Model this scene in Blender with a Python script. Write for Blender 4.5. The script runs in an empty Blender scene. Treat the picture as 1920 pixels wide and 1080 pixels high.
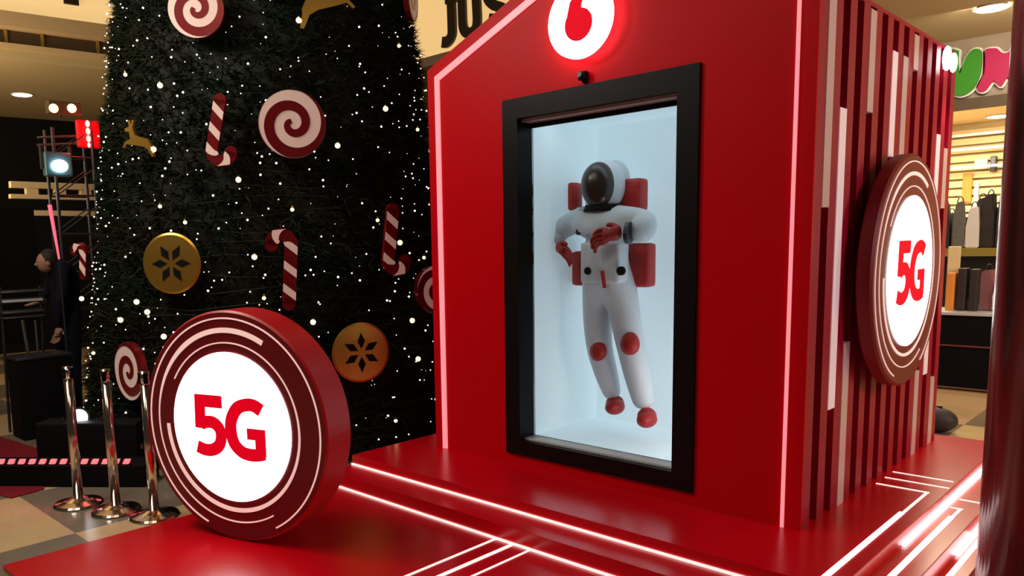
import bpy, bmesh, math, random
import numpy as np
from mathutils import Vector, Matrix

PI = math.pi
S = bpy.context.scene
COL = S.collection

# ------------------------------------------------------------------ camera
F, CX, CY = 1469.09, 811.9, 650.79
cam_d = bpy.data.cameras.new('camera')
cam = bpy.data.objects.new('camera', cam_d)
COL.objects.link(cam)
cam_d.sensor_width = 36.0
cam_d.lens = F / 1920 * 36
cam_d.shift_x = (960 - CX) / 1920
cam_d.shift_y = (CY - 540) / 1920
cam_d.clip_start = 0.05
_r = (0.69812264, 0.71557039, -0.02416209)
_d = (0.0749222, -0.10657382, -0.99147803)
_f = (-0.71204736, 0.69036298, -0.1280137)
cam.matrix_world = Matrix(((_r[0], -_d[0], -_f[0], 0), (_r[1], -_d[1], -_f[1], 0), (_r[2], -_d[2], -_f[2], 1.75), (0, 0, 0, 1)))
S.camera = cam

# ------------------------------------------------------------------ world, exposure, room lights
W = bpy.data.worlds.new('world')
S.world = W
W.use_nodes = True
W.node_tree.nodes['Background'].inputs[0].default_value = (0.9, 0.66, 0.42, 1)
W.node_tree.nodes['Background'].inputs[1].default_value = 0.035
S.view_settings.view_transform = 'Standard'
S.view_settings.look = 'None'
S.view_settings.exposure = 0.0
S.view_settings.gamma = 1.0
S.view_settings.use_curve_mapping = False


def area(name, loc, aim, size, power, color, size_y=None):
    l = bpy.data.lights.new(name, 'AREA')
    l.energy = power
    l.color = color
    l.size = size
    if size_y:
        l.shape = 'RECTANGLE'
        l.size_y = size_y
    o = bpy.data.objects.new(name, l)
    COL.objects.link(o)
    o.location = loc
    o.rotation_euler = (Vector(aim) - Vector(loc)).to_track_quat('-Z', 'Y').to_euler()
    return o


def spot(name, loc, aim, power, color, angle=60, blend=0.6, radius=0.05):
    l = bpy.data.lights.new(name, 'SPOT')
    l.energy = power
    l.color = color
    l.spot_size = math.radians(angle)
    l.spot_blend = blend
    l.shadow_soft_size = radius
    o = bpy.data.objects.new(name, l)
    COL.objects.link(o)
    o.location = loc
    o.rotation_euler = (Vector(aim) - Vector(loc)).to_track_quat('-Z', 'Y').to_euler()
    return o


area('atrium_light', (-4.9, -0.9, 6.0), (-3.8, 3.4, 0.4), 2.4, 72, (1.0, 0.86, 0.74))
area('tree_side_light', (-5.9, 0.9, 4.4), (-4.1, 4.17, 0.6), 0.9, 78, (1.0, 0.88, 0.78))
area('aisle_light', (3.2, 4.6, 3.4), (-1.5, 5.6, 1.6), 1.8, 88, (1.0, 0.80, 0.84))
area('ceiling_fill', (1.6, 7.0, 1.9), (-1.6, 7.9, 3.6), 0.9, 62, (1.0, 0.88, 0.62))  # unseen fill added to brighten the aisle ceiling in place of bounce
area('left_hall_light', (-10.2, 1.0, 2.6), (-13.2, 4.4, 4.4), 1.2, 110, (1.0, 0.76, 0.46))
area('left_wall_light', (-8.6, 0.2, 3.6), (-11.0, 3.4, 4.6), 0.8, 30, (1.0, 0.78, 0.5))
area('shop_light', (-2.6, 11.0, 3.0), (-2.4, 11.4, 0.0), 1.6, 170, (1.0, 0.86, 0.62))
area('shopfront_light', (-1.4, 7.9, 3.5), (-1.7, 9.3, 1.2), 0.8, 42, (1.0, 0.86, 0.66))
area('tree_light', (-3.0, 0.6, 4.6), (-6.4, 4.0, 2.0), 1.0, 14, (1.0, 0.80, 0.52))


# ------------------------------------------------------------------ materials
def mat(name, color, rough=0.5, metal=0.0, emit=None, strength=0.0, vary=0.0, scale=8.0, bump=0.0, spec=0.5, coat=0.0, nosample=False):
    m = bpy.data.materials.new(name)
    m.use_nodes = True
    nt = m.node_tree
    b = nt.nodes['Principled BSDF']
    b.inputs['Base Color'].default_value = (*color, 1)
    b.inputs['Roughness'].default_value = rough
    b.inputs['Metallic'].default_value = metal
    b.inputs['Specular IOR Level'].default_value = spec
    b.inputs['Coat Weight'].default_value = coat
    if emit is not None:
        b.inputs['Emission Color'].default_value = (*emit, 1)
        b.inputs['Emission Strength'].default_value = strength
    if vary or bump:
        tc = nt.nodes.new('ShaderNodeTexCoord')
        n = nt.nodes.new('ShaderNodeTexNoise')
        n.inputs['Scale'].default_value = scale
        n.inputs['Detail'].default_value = 4
        nt.links.new(tc.outputs['Object'], n.inputs['Vector'])
        if vary:
            mx = nt.nodes.new('ShaderNodeMix')
            mx.data_type = 'RGBA'
            mx.inputs[6].default_value = (*[c * (1 - vary) for c in color], 1)
            mx.inputs[7].default_value = (*[min(1, c * (1 + vary)) for c in color], 1)
            nt.links.new(n.outputs['Fac'], mx.inputs[0])
            nt.links.new(mx.outputs[2], b.inputs['Base Color'])
        if bump:
            bp = nt.nodes.new('ShaderNodeBump')
            bp.inputs['Strength'].default_value = bump
            bp.inputs['Distance'].default_value = 0.01
            nt.links.new(n.outputs['Fac'], bp.inputs['Height'])
            nt.links.new(bp.outputs['Normal'], b.inputs['Normal'])
    if nosample:
        m.cycles.emission_sampling = 'NONE'
    return m


M = {}
M['red'] = mat('satin_red', (0.64, 0.0, 0.006), 0.42, vary=0.04, scale=3, spec=0.10)
M['red_floor'] = mat('red_laminate', (0.64, 0.0, 0.008), 0.25, vary=0.05, scale=4, spec=0.8)
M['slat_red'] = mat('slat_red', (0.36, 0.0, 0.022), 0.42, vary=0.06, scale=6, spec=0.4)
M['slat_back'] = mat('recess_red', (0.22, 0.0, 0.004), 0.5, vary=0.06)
M['ring_red'] = mat('dark_ring_red', (0.20, 0.008, 0.014), 0.35, vary=0.05)
M['sign_red'] = mat('sign_side_red', (0.56, 0.004, 0.008), 0.4, vary=0.04)
M['led_pink'] = mat('pink_strip', (0.6, 0.22, 0.24), 0.4, emit=(1.0, 0.31, 0.35), strength=0.80)
M['led_line'] = mat('floor_strip', (0.9, 0.8, 0.8), 0.4, emit=(1.0, 0.66, 0.62), strength=1.15)
M['led_white'] = mat('bright_strip', (0.95, 0.9, 0.9), 0.4, emit=(1.0, 0.80, 0.80), strength=3.6)
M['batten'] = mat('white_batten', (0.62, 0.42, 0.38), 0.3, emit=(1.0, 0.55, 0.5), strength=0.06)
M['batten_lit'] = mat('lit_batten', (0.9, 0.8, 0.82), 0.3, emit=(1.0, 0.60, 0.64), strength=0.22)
M['sign_white'] = mat('sign_light', (1, 1, 1), 0.4, emit=(1.0, 0.985, 0.97), strength=3.0)
M['ring_white'] = mat('ring_line', (0.95, 0.8, 0.76), 0.4, emit=(1.0, 0.62, 0.56), strength=0.55)
M['text_red'] = mat('letter_red', (0.55, 0.0, 0.01), 0.6, spec=0.1, emit=(1.0, 0.0, 0.018), strength=0.55)
M['black'] = mat('black_frame', (0.007, 0.005, 0.005), 0.4, vary=0.2, spec=0.15)
M['matt_black'] = mat('matt_black', (0.005, 0.005, 0.006), 0.7, vary=0.2, spec=0.12)
M['grey_trim'] = mat('grey_trim', (0.58, 0.60, 0.62), 0.4, metal=0.0, vary=0.05)
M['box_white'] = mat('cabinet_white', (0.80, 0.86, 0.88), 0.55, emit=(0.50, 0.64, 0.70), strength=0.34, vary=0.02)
M['box_light'] = mat('cabinet_light', (1, 1, 1), 0.4, emit=(0.82, 0.95, 1.0), strength=1.8)
M['chrome'] = mat('chrome', (0.78, 0.66, 0.60), 0.13, metal=1.0, vary=0.03)
M['dark_metal'] = mat('dark_metal', (0.08, 0.08, 0.09), 0.4, metal=0.8, vary=0.1)
M['steel'] = mat('steel', (0.38, 0.36, 0.36), 0.3, metal=0.9, vary=0.06)
M['cream'] = mat('cream_wall', (0.62, 0.46, 0.25), 0.7, vary=0.05, scale=2)
M['beige'] = mat('beige_ceiling', (0.54, 0.42, 0.22), 0.8, vary=0.05, scale=2)
M['sign_cream'] = mat('lit_cream_sign', (0.6, 0.46, 0.22), 0.6, emit=(1.0, 0.66, 0.27), strength=0.74, vary=0.05, scale=1.5)
M['dark_letter'] = mat('dark_letter', (0.03, 0.02, 0.012), 0.5, vary=0.1)
M['brown_dark'] = mat('dark_brown', (0.09, 0.06, 0.03), 0.6, vary=0.2)
M['downlight'] = mat('downlight', (1, 1, 1), 0.5, emit=(1.0, 0.86, 0.66), strength=7)
M['bulb'] = mat('fairy_bulb', (1, 1, 1), 0.4, emit=(1.0, 0.84, 0.68), strength=1.9, nosample=True)
M['globe'] = mat('warm_globe', (1, 1, 1), 0.4, emit=(1.0, 0.76, 0.34), strength=2.4)
M['wire'] = mat('green_wire', (0.01, 0.03, 0.015), 0.6, vary=0.2)
M['trunk'] = mat('tree_core', (0.010, 0.012, 0.007), 0.9, vary=0.3)
M['candy_white'] = mat('candy_white', (0.80, 0.60, 0.52), 0.45, emit=(1.0, 0.72, 0.6), strength=0.10, vary=0.04)
M['candy_red'] = mat('candy_red', (0.20, 0.006, 0.01), 0.28, metal=0.3, vary=0.1)
M['gold'] = mat('brushed_gold', (0.62, 0.36, 0.06), 0.30, metal=0.85, vary=0.15, scale=5)
M['suit'] = mat('white_suit', (0.68, 0.70, 0.74), 0.6, vary=0.05, scale=14, bump=0.25)
M['suit_red'] = mat('suit_red', (0.42, 0.012, 0.008), 0.5, vary=0.35, scale=24, bump=0.4)
M['visor'] = mat('dark_visor', (0.03, 0.012, 0.008), 0.28, vary=0.3, coat=0.0)
M['navy'] = mat('navy_cloth', (0.005, 0.006, 0.015), 0.9, vary=0.2, spec=0.2)
M['skin'] = mat('skin', (0.42, 0.22, 0.15), 0.55, vary=0.08)
M['hair'] = mat('dark_hair', (0.015, 0.010, 0.008), 0.7, vary=0.2)
M['red_lamp'] = mat('red_lamp', (1, 0.1, 0.1), 0.4, emit=(1.0, 0.10, 0.09), strength=9)
M['red_bloom_case'] = mat('red_lamp_bloom', (0.55, 0.0, 0.006), 0.5, emit=(1.0, 0.0, 0.01), strength=0.25)  # the lamps' bloom is put into the glow of their housing
M['white_lamp'] = mat('white_lamp', (1, 1, 1), 0.4, emit=(0.88, 0.97, 1.0), strength=9)
M['teal_case'] = mat('teal_reflector', (0.10, 0.22, 0.26), 0.3, metal=0.4, vary=0.1)
M['yellow_lamp'] = mat('yellow_lamp', (1, 1, 0.6), 0.4, emit=(1.0, 0.86, 0.36), strength=2.2)
M['rope_led'] = mat('red_rope_led', (1, 0.3, 0.3), 0.4, emit=(1.0, 0.10, 0.12), strength=1.9)
M['pink_tube'] = mat('pink_tube', (1, 0.3, 0.4), 0.4, emit=(1.0, 0.10, 0.18), strength=0.9)
M['carpet'] = mat('red_carpet', (0.22, 0.0, 0.008), 0.95, vary=0.25, scale=30, bump=0.4)
M['column'] = mat('polished_brown_column', (0.12, 0.065, 0.055), 0.2, metal=0.75, vary=0.15, scale=2)
M['orange'] = mat('orange_card', (0.85, 0.30, 0.05), 0.6, vary=0.1)
M['shop_cream'] = mat('shop_cream', (0.82, 0.66, 0.36), 0.6, vary=0.06, scale=3)
M['shelf_gold'] = mat('shelf_gold', (0.30, 0.22, 0.04), 0.4, vary=0.15)
M['shop_white'] = mat('shop_white', (0.8, 0.76, 0.7), 0.5, vary=0.05)
M['green'] = mat('letter_green', (0.02, 0.19, 0.002), 0.6, emit=(0.06, 0.50, 0.0), strength=0.12)
M['magenta'] = mat('letter_magenta', (0.33, 0.0, 0.05), 0.6, emit=(0.80, 0.0, 0.10), strength=0.22)
M['fascia_grey'] = mat('fascia_grey', (0.36, 0.29, 0.21), 0.6, vary=0.05)
M['shoe_dark'] = mat('bag_dark', (0.03, 0.025, 0.025), 0.6, vary=0.3)
M['shoe_grey'] = mat('bag_grey', (0.13, 0.12, 0.10), 0.7, vary=0.5, scale=24)
M['pinkish'] = mat('bag_pink', (0.30, 0.12, 0.13), 0.6, vary=0.2)


def foliage_mat():
    m = bpy.data.materials.new('pine_needles')
    m.use_nodes = True
    nt = m.node_tree
    b = nt.nodes['Principled BSDF']
    b.inputs['Roughness'].default_value = 0.8
    b.inputs['Specular IOR Level'].default_value = 0.15
    tc = nt.nodes.new('ShaderNodeTexCoord')
    n = nt.nodes.new('ShaderNodeTexNoise')
    n.inputs['Scale'].default_value = 2.2
    n.inputs['Detail'].default_value = 6
    r = nt.nodes.new('ShaderNodeValToRGB')
    r.color_ramp.elements[0].position = 0.35
    r.color_ramp.elements[0].color = (0.018, 0.014, 0.005, 1)
    r.color_ramp.elements[1].position = 0.68
    r.color_ramp.elements[1].color = (0.007, 0.024, 0.010, 1)
    nt.links.new(tc.outputs['Object'], n.inputs['Vector'])
    nt.links.new(n.outputs['Fac'], r.inputs['Fac'])
    nt.links.new(r.outputs['Color'], b.inputs['Base Color'])
    return m


M['needles'] = foliage_mat()


def floor_mat():
    m = bpy.data.materials.new('mall_floor_tiles')
    m.use_nodes = True
    nt = m.node_tree
    b = nt.nodes['Principled BSDF']
    b.inputs['Roughness'].default_value = 0.22
    tc = nt.nodes.new('ShaderNodeTexCoord')
    mp = nt.nodes.new('ShaderNodeMapping')
    mp.inputs['Location'].default_value = (5.03 + 1.12 * 8, -1.68 + 1.12 * 8, 0.3)
    ck = nt.nodes.new('ShaderNodeTexChecker')
    ck.inputs['Scale'].default_value = 1 / 1.12
    ck.inputs['Color1'].default_value = (0.29, 0.245, 0.18, 1)
    ck.inputs['Color2'].default_value = (0.86, 0.62, 0.33, 1)
    n = nt.nodes.new('ShaderNodeTexNoise')
    n.inputs['Scale'].default_value = 5
    n.inputs['Detail'].default_value = 6
    mx = nt.nodes.new('ShaderNodeMix')
    mx.data_type = 'RGBA'
    mx.blend_type = 'MULTIPLY'
    mx.inputs[0].default_value = 0.35
    nt.links.new(tc.outputs['Object'], mp.inputs['Vector'])
    nt.links.new(mp.outputs['Vector'], ck.inputs['Vector'])
    nt.links.new(tc.outputs['Object'], n.inputs['Vector'])
    nt.links.new(ck.outputs['Color'], mx.inputs[6])
    nt.links.new(n.outputs['Color'], mx.inputs[7])
    nt.links.new(mx.outputs[2], b.inputs['Base Color'])
    return m


M['floor'] = floor_mat()


def glass_mat():
    m = bpy.data.materials.new('clear_glass')
    m.use_nodes = True
    nt = m.node_tree
    nt.nodes.remove(nt.nodes['Principled BSDF'])
    out = nt.nodes['Material Output']
    t = nt.nodes.new('ShaderNodeBsdfTransparent')
    t.inputs[0].default_value = (0.95, 0.98, 0.99, 1)
    g = nt.nodes.new('ShaderNodeBsdfGlossy')
    g.inputs['Roughness'].default_value = 0.03
    fr = nt.nodes.new('ShaderNodeFresnel')
    fr.inputs[0].default_value = 1.4
    mx = nt.nodes.new('ShaderNodeMixShader')
    nt.links.new(fr.outputs[0], mx.inputs[0])
    nt.links.new(t.outputs[0], mx.inputs[1])
    nt.links.new(g.outputs[0], mx.inputs[2])
    nt.links.new(mx.outputs[0], out.inputs[0])
    return m


M['glass'] = glass_mat()


# ------------------------------------------------------------------ mesh helpers
def tag(o, label, cat, group=None):
    o['label'] = label
    o['category'] = cat
    if group:
        o['group'] = group
    return o


def link_mesh(name, me, m, parent=None, smooth=False):
    o = bpy.data.objects.new(name, me)
    COL.objects.link(o)
    if m is not None:
        me.materials.append(M[m] if isinstance(m, str) else m)
    if smooth:
        for p in me.polygons:
            p.use_smooth = True
    if parent is not None:
        o.parent = parent
    return o


def build(name, bm, m, parent=None, smooth=False):
    bmesh.ops.recalc_face_normals(bm, faces=bm.faces)
    me = bpy.data.meshes.new(name)
    bm.to_mesh(me)
    bm.free()
    return link_mesh(name, me, m, parent, smooth)


def empty(name, loc, label, cat, rotz=0, group=None):
    o = bpy.data.objects.new(name, None)
    COL.objects.link(o)
    o.location = loc
    o.rotation_euler = (0, 0, rotz)
    return tag(o, label, cat, group)


def struct(o):
    o['kind'] = 'structure'
    return o


def add_box(bm, x0, x1, y0, y1, z0, z1, bevel=0.0, mtx=None):
    vs = [bm.verts.new((x, y, z)) for x in (x0, x1) for y in (y0, y1) for z in (z0, z1)]
    idx = [(0, 1, 3, 2), (4, 6, 7, 5), (0, 4, 5, 1), (2, 3, 7, 6), (0, 2, 6, 4), (1, 5, 7, 3)]
    fs = [bm.faces.new([vs[i] for i in f]) for f in idx]
    if bevel:
        es = list({e for f in fs for e in f.edges})
        r = bmesh.ops.bevel(bm, geom=es, offset=bevel, segments=2, affect='EDGES', profile=0.6)
        vs = list({v for f in r['faces'] for v in f.verts} | {v for v in vs if v.is_valid})
    if mtx is not None:
        for v in vs:
            v.co = mtx @ v.co
    return vs


def box(name, x0, x1, y0, y1, z0, z1, m, parent=None, bevel=0.0):
    bm = bmesh.new()
    add_box(bm, x0, x1, y0, y1, z0, z1, bevel)
    return build(name, bm, m, parent)


def add_cyl(bm, p0, p1, r0, r1=None, seg=20):
    p0, p1 = Vector(p0), Vector(p1)
    d = p1 - p0
    r1 = r0 if r1 is None else r1
    mt = Matrix.Translation((p0 + p1) / 2) @ d.to_track_quat('Z', 'Y').to_matrix().to_4x4()
    bmesh.ops.create_cone(bm, cap_ends=True, segments=seg, radius1=r0, radius2=r1, depth=d.length, matrix=mt)


def add_ball(bm, c, r, u=16, v=10, sc=(1, 1, 1), rot=None):
    mt = Matrix.Translation(c)
    if rot is not None:
        mt = mt @ rot.to_4x4()
    mt = mt @ Matrix.Diagonal((*sc, 1))
    bmesh.ops.create_uvsphere(bm, u_segments=u, v_segments=v, radius=r, matrix=mt)


def prism(bm, pts, d0, d1, mtx=Matrix.Identity(4)):
    """polygon in local XZ, extruded along local Y from d0 to d1"""
    a = [bm.verts.new(mtx @ Vector((p[0], d0, p[1]))) for p in pts]
    b = [bm.verts.new(mtx @ Vector((p[0], d1, p[1]))) for p in pts]
    bm.faces.new(a)
    bm.faces.new(b[::-1])
    n = len(pts)
    for i in range(n):
        j = (i + 1) % n
        bm.faces.new((a[i], b[i], b[j], a[j]))


def catmull(pts, n=6):
    P = [np.array(p, float) for p in pts]
    P = [2 * P[0] - P[1]] + P + [2 * P[-1] - P[-2]]
    out = []
    for i in range(1, len(P) - 2):
        for k in range(n):
            t = k / n
            a, b, c, d = P[i - 1], P[i], P[i + 1], P[i + 2]
            out.append(0.5 * (2 * b + (c - a) * t + (2 * a - 5 * b + 4 * c - d) * t * t + (3 * b - a - 3 * c + d) * t ** 3))
    out.append(P[-2])
    return out


def stroke(bm, pts, w, d0, d1, mtx=Matrix.Identity(4)):
    """ribbon of width w (number or list) along pts in local XZ, extruded d0..d1, mitred"""
    P = [np.array(p, float) for p in pts]
    n = len(P)
    ws = w if isinstance(w, (list, tuple, np.ndarray)) else [w] * n
    L, R = [], []
    for i in range(n):
        t0 = P[i] - P[i - 1] if i > 0 else P[1] - P[0]
        t1 = P[i + 1] - P[i] if i < n - 1 else P[-1] - P[-2]
        t0 = t0 / (np.linalg.norm(t0) + 1e-9)
        t1 = t1 / (np.linalg.norm(t1) + 1e-9)
        t = t0 + t1
        t = t / (np.linalg.norm(t) + 1e-9)
        nrm = np.array([-t[1], t[0]])
        k = 1 / max(0.45, nrm @ np.array([-t0[1], t0[0]]))
        L.append(P[i] + nrm * ws[i] / 2 * k)
        R.append(P[i] - nrm * ws[i] / 2 * k)
    q = []
    for y in (d0, d1):
        q.append([bm.verts.new(mtx @ Vector((p[0], y, p[1]))) for p in L])
        q.append([bm.verts.new(mtx @ Vector((p[0], y, p[1]))) for p in R])
    La, Ra, Lb, Rb = q
    for i in range(n - 1):
        bm.faces.new((La[i], La[i + 1], Ra[i + 1], Ra[i]))
        bm.faces.new((Lb[i], Rb[i], Rb[i + 1], Lb[i + 1]))
        bm.faces.new((La[i], Lb[i], Lb[i + 1], La[i + 1]))
        bm.faces.new((Ra[i], Ra[i + 1], Rb[i + 1], Rb[i]))
    bm.faces.new((La[0], Ra[0], Rb[0], Lb[0]))
    bm.faces.new((La[-1], Lb[-1], Rb[-1], Ra[-1]))


def skin_obj(name, joints, edges, m, parent=None, sub=2, root=0):
    me = bpy.data.meshes.new(name)
    me.from_pydata([j[0] for j in joints], edges, [])
    o = link_mesh(name, me, m, parent)
    mod = o.modifiers.new('skin', 'SKIN')
    mod.use_smooth_shade = True
    for i, j in enumerate(joints):
        r = j[1]
        me.skin_vertices[0].data[i].radius = r if isinstance(r, tuple) else (r, r)
    me.skin_vertices[0].data[root].use_root = True
    s = o.modifiers.new('sub', 'SUBSURF')
    s.levels = s.render_levels = sub
    return o


# ------------------------------------------------------------------ setting: floor, walls, ceilings
bm = bmesh.new()
add_box(bm, -18, 6, -4, 16, -0.2, 0)
struct(build('floor', bm, 'floor'))

# second-storey wall across the atrium with its glowing shop sign
struct(box('wall_back', -16, -2.7, 9.62, 9.9, 3.9, 7.5, 'brown_dark'))
struct(box('wall_back_lower', -16, -2.9, 9.75, 9.95, 0, 3.9, 'brown_dark'))
struct(box('trim_1', -16, -2.7, 9.45, 9.62, 4.72, 4.87, 'fascia_grey'))

# left mall wall: sign band, clerestory, soffit and dark hall below
LA = math.atan2(0.135, 0.991)          # this wall turns a few degrees off the booth's axes
LM_ = Matrix.Translation((-11.0, 3.35, 0)) @ Matrix.Rotation(-LA, 4, 'Z')


def left_box(name, x0, x1, y0, y1, z0, z1, m, parent=None):
    bm = bmesh.new()
    add_box(bm, x0, x1, y0, y1, z0, z1, mtx=LM_)
    return build(name, bm, m, parent)


struct(left_box('wall_left', -0.25, 0.0, -6, 7.5, 4.78, 7.5, 'cream'))
struct(left_box('trim_2', -0.25, 0.12, -6, 7.5, 4.58, 4.76, 'cream'))
struct(left_box('trim_3', -0.25, 0.02, -6, 7.5, 4.33, 4.40, 'cream'))
w = struct(left_box('window_1', -0.22, -0.10, -6, 7.5, 4.40, 4.58, 'brown_dark'))
w.name = 'window_1'
for i, yy in enumerate((-0.12, 0.0, 0.42, 1.1, 1.7, -0.9, -1.6, 2.3)):
    left_box('mullion', -0.10, -0.06, yy, yy + 0.035, 4.40, 4.58, 'shelf_gold', w)
bm = bmesh.new()
add_box(bm, -4.6, 0.0, -6, 7.5, 4.2, 4.33, mtx=LM_)
struct(build('ceiling_left', bm, 'beige'))
struct(left_box('wall_left_hall', -4.9, -4.6, -6, 7.5, 0, 4.3, 'matt_black'))

# right: low ceiling over the aisle, shopfront band and shop interior
struct(box('ceiling_right', -2.55, 5.0, 5.2, 9.2, 3.6, 3.8, 'beige'))
struct(box('wall_right_fascia', -2.9, 5.0, 9.2, 9.45, 3.02, 3.8, 'fascia_grey'))
struct(box('trim_4', -2.9, 5.0, 9.12, 9.2, 2.93, 3.03, 'brown_dark'))
struct(box('ceiling_shop', -6.0, 5.0, 9.45, 15.0, 3.25, 3.35, 'shop_cream'))
struct(box('wall_shop_rear', -6.0, 5.0, 13.2, 13.4, 0, 3.3, 'shop_cream'))
struct(box('wall_shop_side', -3.6, -3.4, 9.96, 13.2, 0, 3.25, 'shop_cream'))


def downlight(name_label, loc, r):
    e = empty('ceiling_downlight', loc, name_label, 'ceiling light')
    bm = bmesh.new()
    add_cyl(bm, (0, 0, -0.012), (0, 0, 0.0), r * 1.25, r * 1.15, 28)
    build('trim_ring', bm, 'shop_white', e)
    bm = bmesh.new()
    add_cyl(bm, (0, 0, -0.02), (0, 0, -0.012), r, r, 28)
    build('lens', bm, 'downlight', e)
    return e


downlight('round downlight glowing in the beige soffit above the stage lights', (-13.19, 4.18, 4.2), 0.13)
downlight('round downlight in the beige ceiling above the bubble-letter shop sign', (-1.6, 8.09, 3.6), 0.11)
downlight('round downlight inside the shop, under the bubble-letter sign', (-2.33, 12.6, 3.25), 0.13)


# ------------------------------------------------------------------ stepped platform
Z0, Z1, Z2 = 0.03, 0.127, 0.2
plat = empty('stepped_platform', (-2.86, 3.9, 0), 'glossy red two-step stage floor with white light lines under the booth', 'platform')


def pbox(name, x0, x1, y0, y1, z0, z1, m, bevel=0.0, par=plat):
    o = plat.location if par is plat else Vector((0, 0, 0))
    bm = bmesh.new()
    add_box(bm, x0 - o.x, x1 - o.x, y0 - o.y, y1 - o.y, z0, z1, bevel)
    return build(name, bm, m, par)


bm = bmesh.new()
prism(bm, [(-4.728, 1.178), (-0.845, 1.178), (-0.845, 7.15), (-4.70, 7.15)], 0.0, 1.0)
for v in bm.verts:
    v.co = Vector((v.co.x + 2.86, v.co.z - 3.9, 0.0 if v.co.y < 0.5 else Z0))
build('base_plate', bm, 'red_floor', plat)
pbox('lower_step', -4.58, -0.955, 3.334, 7.05, Z0, Z1, 'red_floor', 0.003)
pbox('upper_step', -4.58, -1.135, 3.561, 6.95, Z1, Z2, 'red_floor', 0.003)
E_ = 0.004
# glowing lines
pbox('light_strip', -4.60, -0.98, 3.322, 3.334, Z0, Z0 + 0.012, 'led_line')
pbox('light_strip', -4.58, -1.15, 3.549, 3.561, Z1, Z1 + 0.012, 'led_line')
pbox('light_strip', -1.135, -1.117, 4.50, 6.95, Z1, Z1 + 0.018, 'led_white')
pbox('light_strip', -0.955, -0.937, 4.80, 7.05, Z0, Z0 + 0.018, 'led_white')


def inlay(x0, x1, y0, y1, z, m='led_line'):
    pbox('floor_light_line', x0, x1, y0, y1, z, z + 0.003, m)


inlay(-1.50, -1.145, 5.475, 5.49, Z2)
inlay(-1.50, -1.16, 5.64, 5.655, Z2)
inlay(-1.50, -1.21, 5.30, 5.318, Z2)
inlay(-1.228, -1.212, 4.83, 5.318, Z2)
inlay(-1.240, -1.212, 3.60, 4.83, Z2, 'led_white')
inlay(-1.10, -0.96, 5.53, 5.545, Z1)
inlay(-1.10, -1.04, 5.33, 5.345, Z1)
inlay(-1.060, -1.044, 5.16, 5.345, Z1)
inlay(-1.072, -1.044, 3.60, 5.16, Z1, 'led_white')
inlay(-0.925, -0.90, 3.30, 5.25, Z0, 'led_white')
inlay(-2.952, -2.934, 1.19, 3.32, Z0)
inlay(-2.827, -2.800, 1.19, 3.32, Z0)
inlay(-2.694, -2.680, 1.19, 3.32, Z0)

# ------------------------------------------------------------------ booth
XL, XR, YF, YB = -4.29, -1.53, 4.17, 6.74
EAVE, APX, APZ = 3.03, -2.91, 3.575
booth = empty('exhibition_booth', (APX, 5.4, Z2), 'red house-shaped promotional booth with gabled front and slatted side wall', 'booth')
bo = booth.location


def bbox_(name, x0, x1, y0, y1, z0, z1, m, bevel=0.0, par=booth):
    bm = bmesh.new()
    add_box(bm, x0 - bo.x, x1 - bo.x, y0 - bo.y, y1 - bo.y, z0 - bo.z, z1 - bo.z, bevel)
    return build(name, bm, m, par)


BT = Matrix.Translation(-bo)
OX0, OX1, OZ0, OZ1 = -3.55, -2.15, 0.29, 2.70        # hole for the cabinet
bm = bmesh.new()
T = 0.10
prism(bm, [(XL, Z2), (OX0, Z2), (OX0, OZ1), (XL, OZ1)], YF, YF + T, BT)
prism(bm, [(OX1, Z2), (XR - 0.06, Z2), (XR - 0.06, OZ1), (OX1, OZ1)], YF, YF + T, BT)
prism(bm, [(XR - 0.06, Z2), (XR, Z2), (XR, EAVE), (XR - 0.06, EAVE + 0.023)], YF, YF + 0.015, BT)
prism(bm, [(OX0, Z2), (OX1, Z2), (OX1, OZ0), (OX0, OZ0)], YF, YF + T, BT)
prism(bm, [(XL, OZ1), (XR - 0.06, OZ1), (XR - 0.06, EAVE + 0.023), (APX, APZ), (XL, EAVE)], YF, YF + T, BT)
bmesh.ops.remove_doubles(bm, verts=bm.verts, dist=0.0005)
build('front_panel', bm, 'red', booth)
bm = bmesh.new()
prism(bm, [(XL, Z2), (XR - 0.06, Z2), (XR - 0.06, EAVE - 0.03), (APX, APZ - 0.06), (XL, EAVE - 0.03)], YB - 0.05, YB, BT)
build('rear_panel', bm, 'red', booth)
bbox_('side_panel', XL, XL + 0.05, YF + T, YB - 0.05, Z2, EAVE - 0.03, 'red')
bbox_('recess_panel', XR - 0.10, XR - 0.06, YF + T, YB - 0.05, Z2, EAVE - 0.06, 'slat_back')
for s in (-1, 1):
    xe = XL if s < 0 else XR - 0.062
    bm = bmesh.new()
    prism(bm, [(APX, APZ), (xe, EAVE + (0 if s < 0 else 0.024)), (xe, EAVE - (0.045 if s < 0 else 0.021)), (APX, APZ - 0.045)], YF + T, YB, BT)
    build('roof_panel', bm, 'red', booth)
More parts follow.
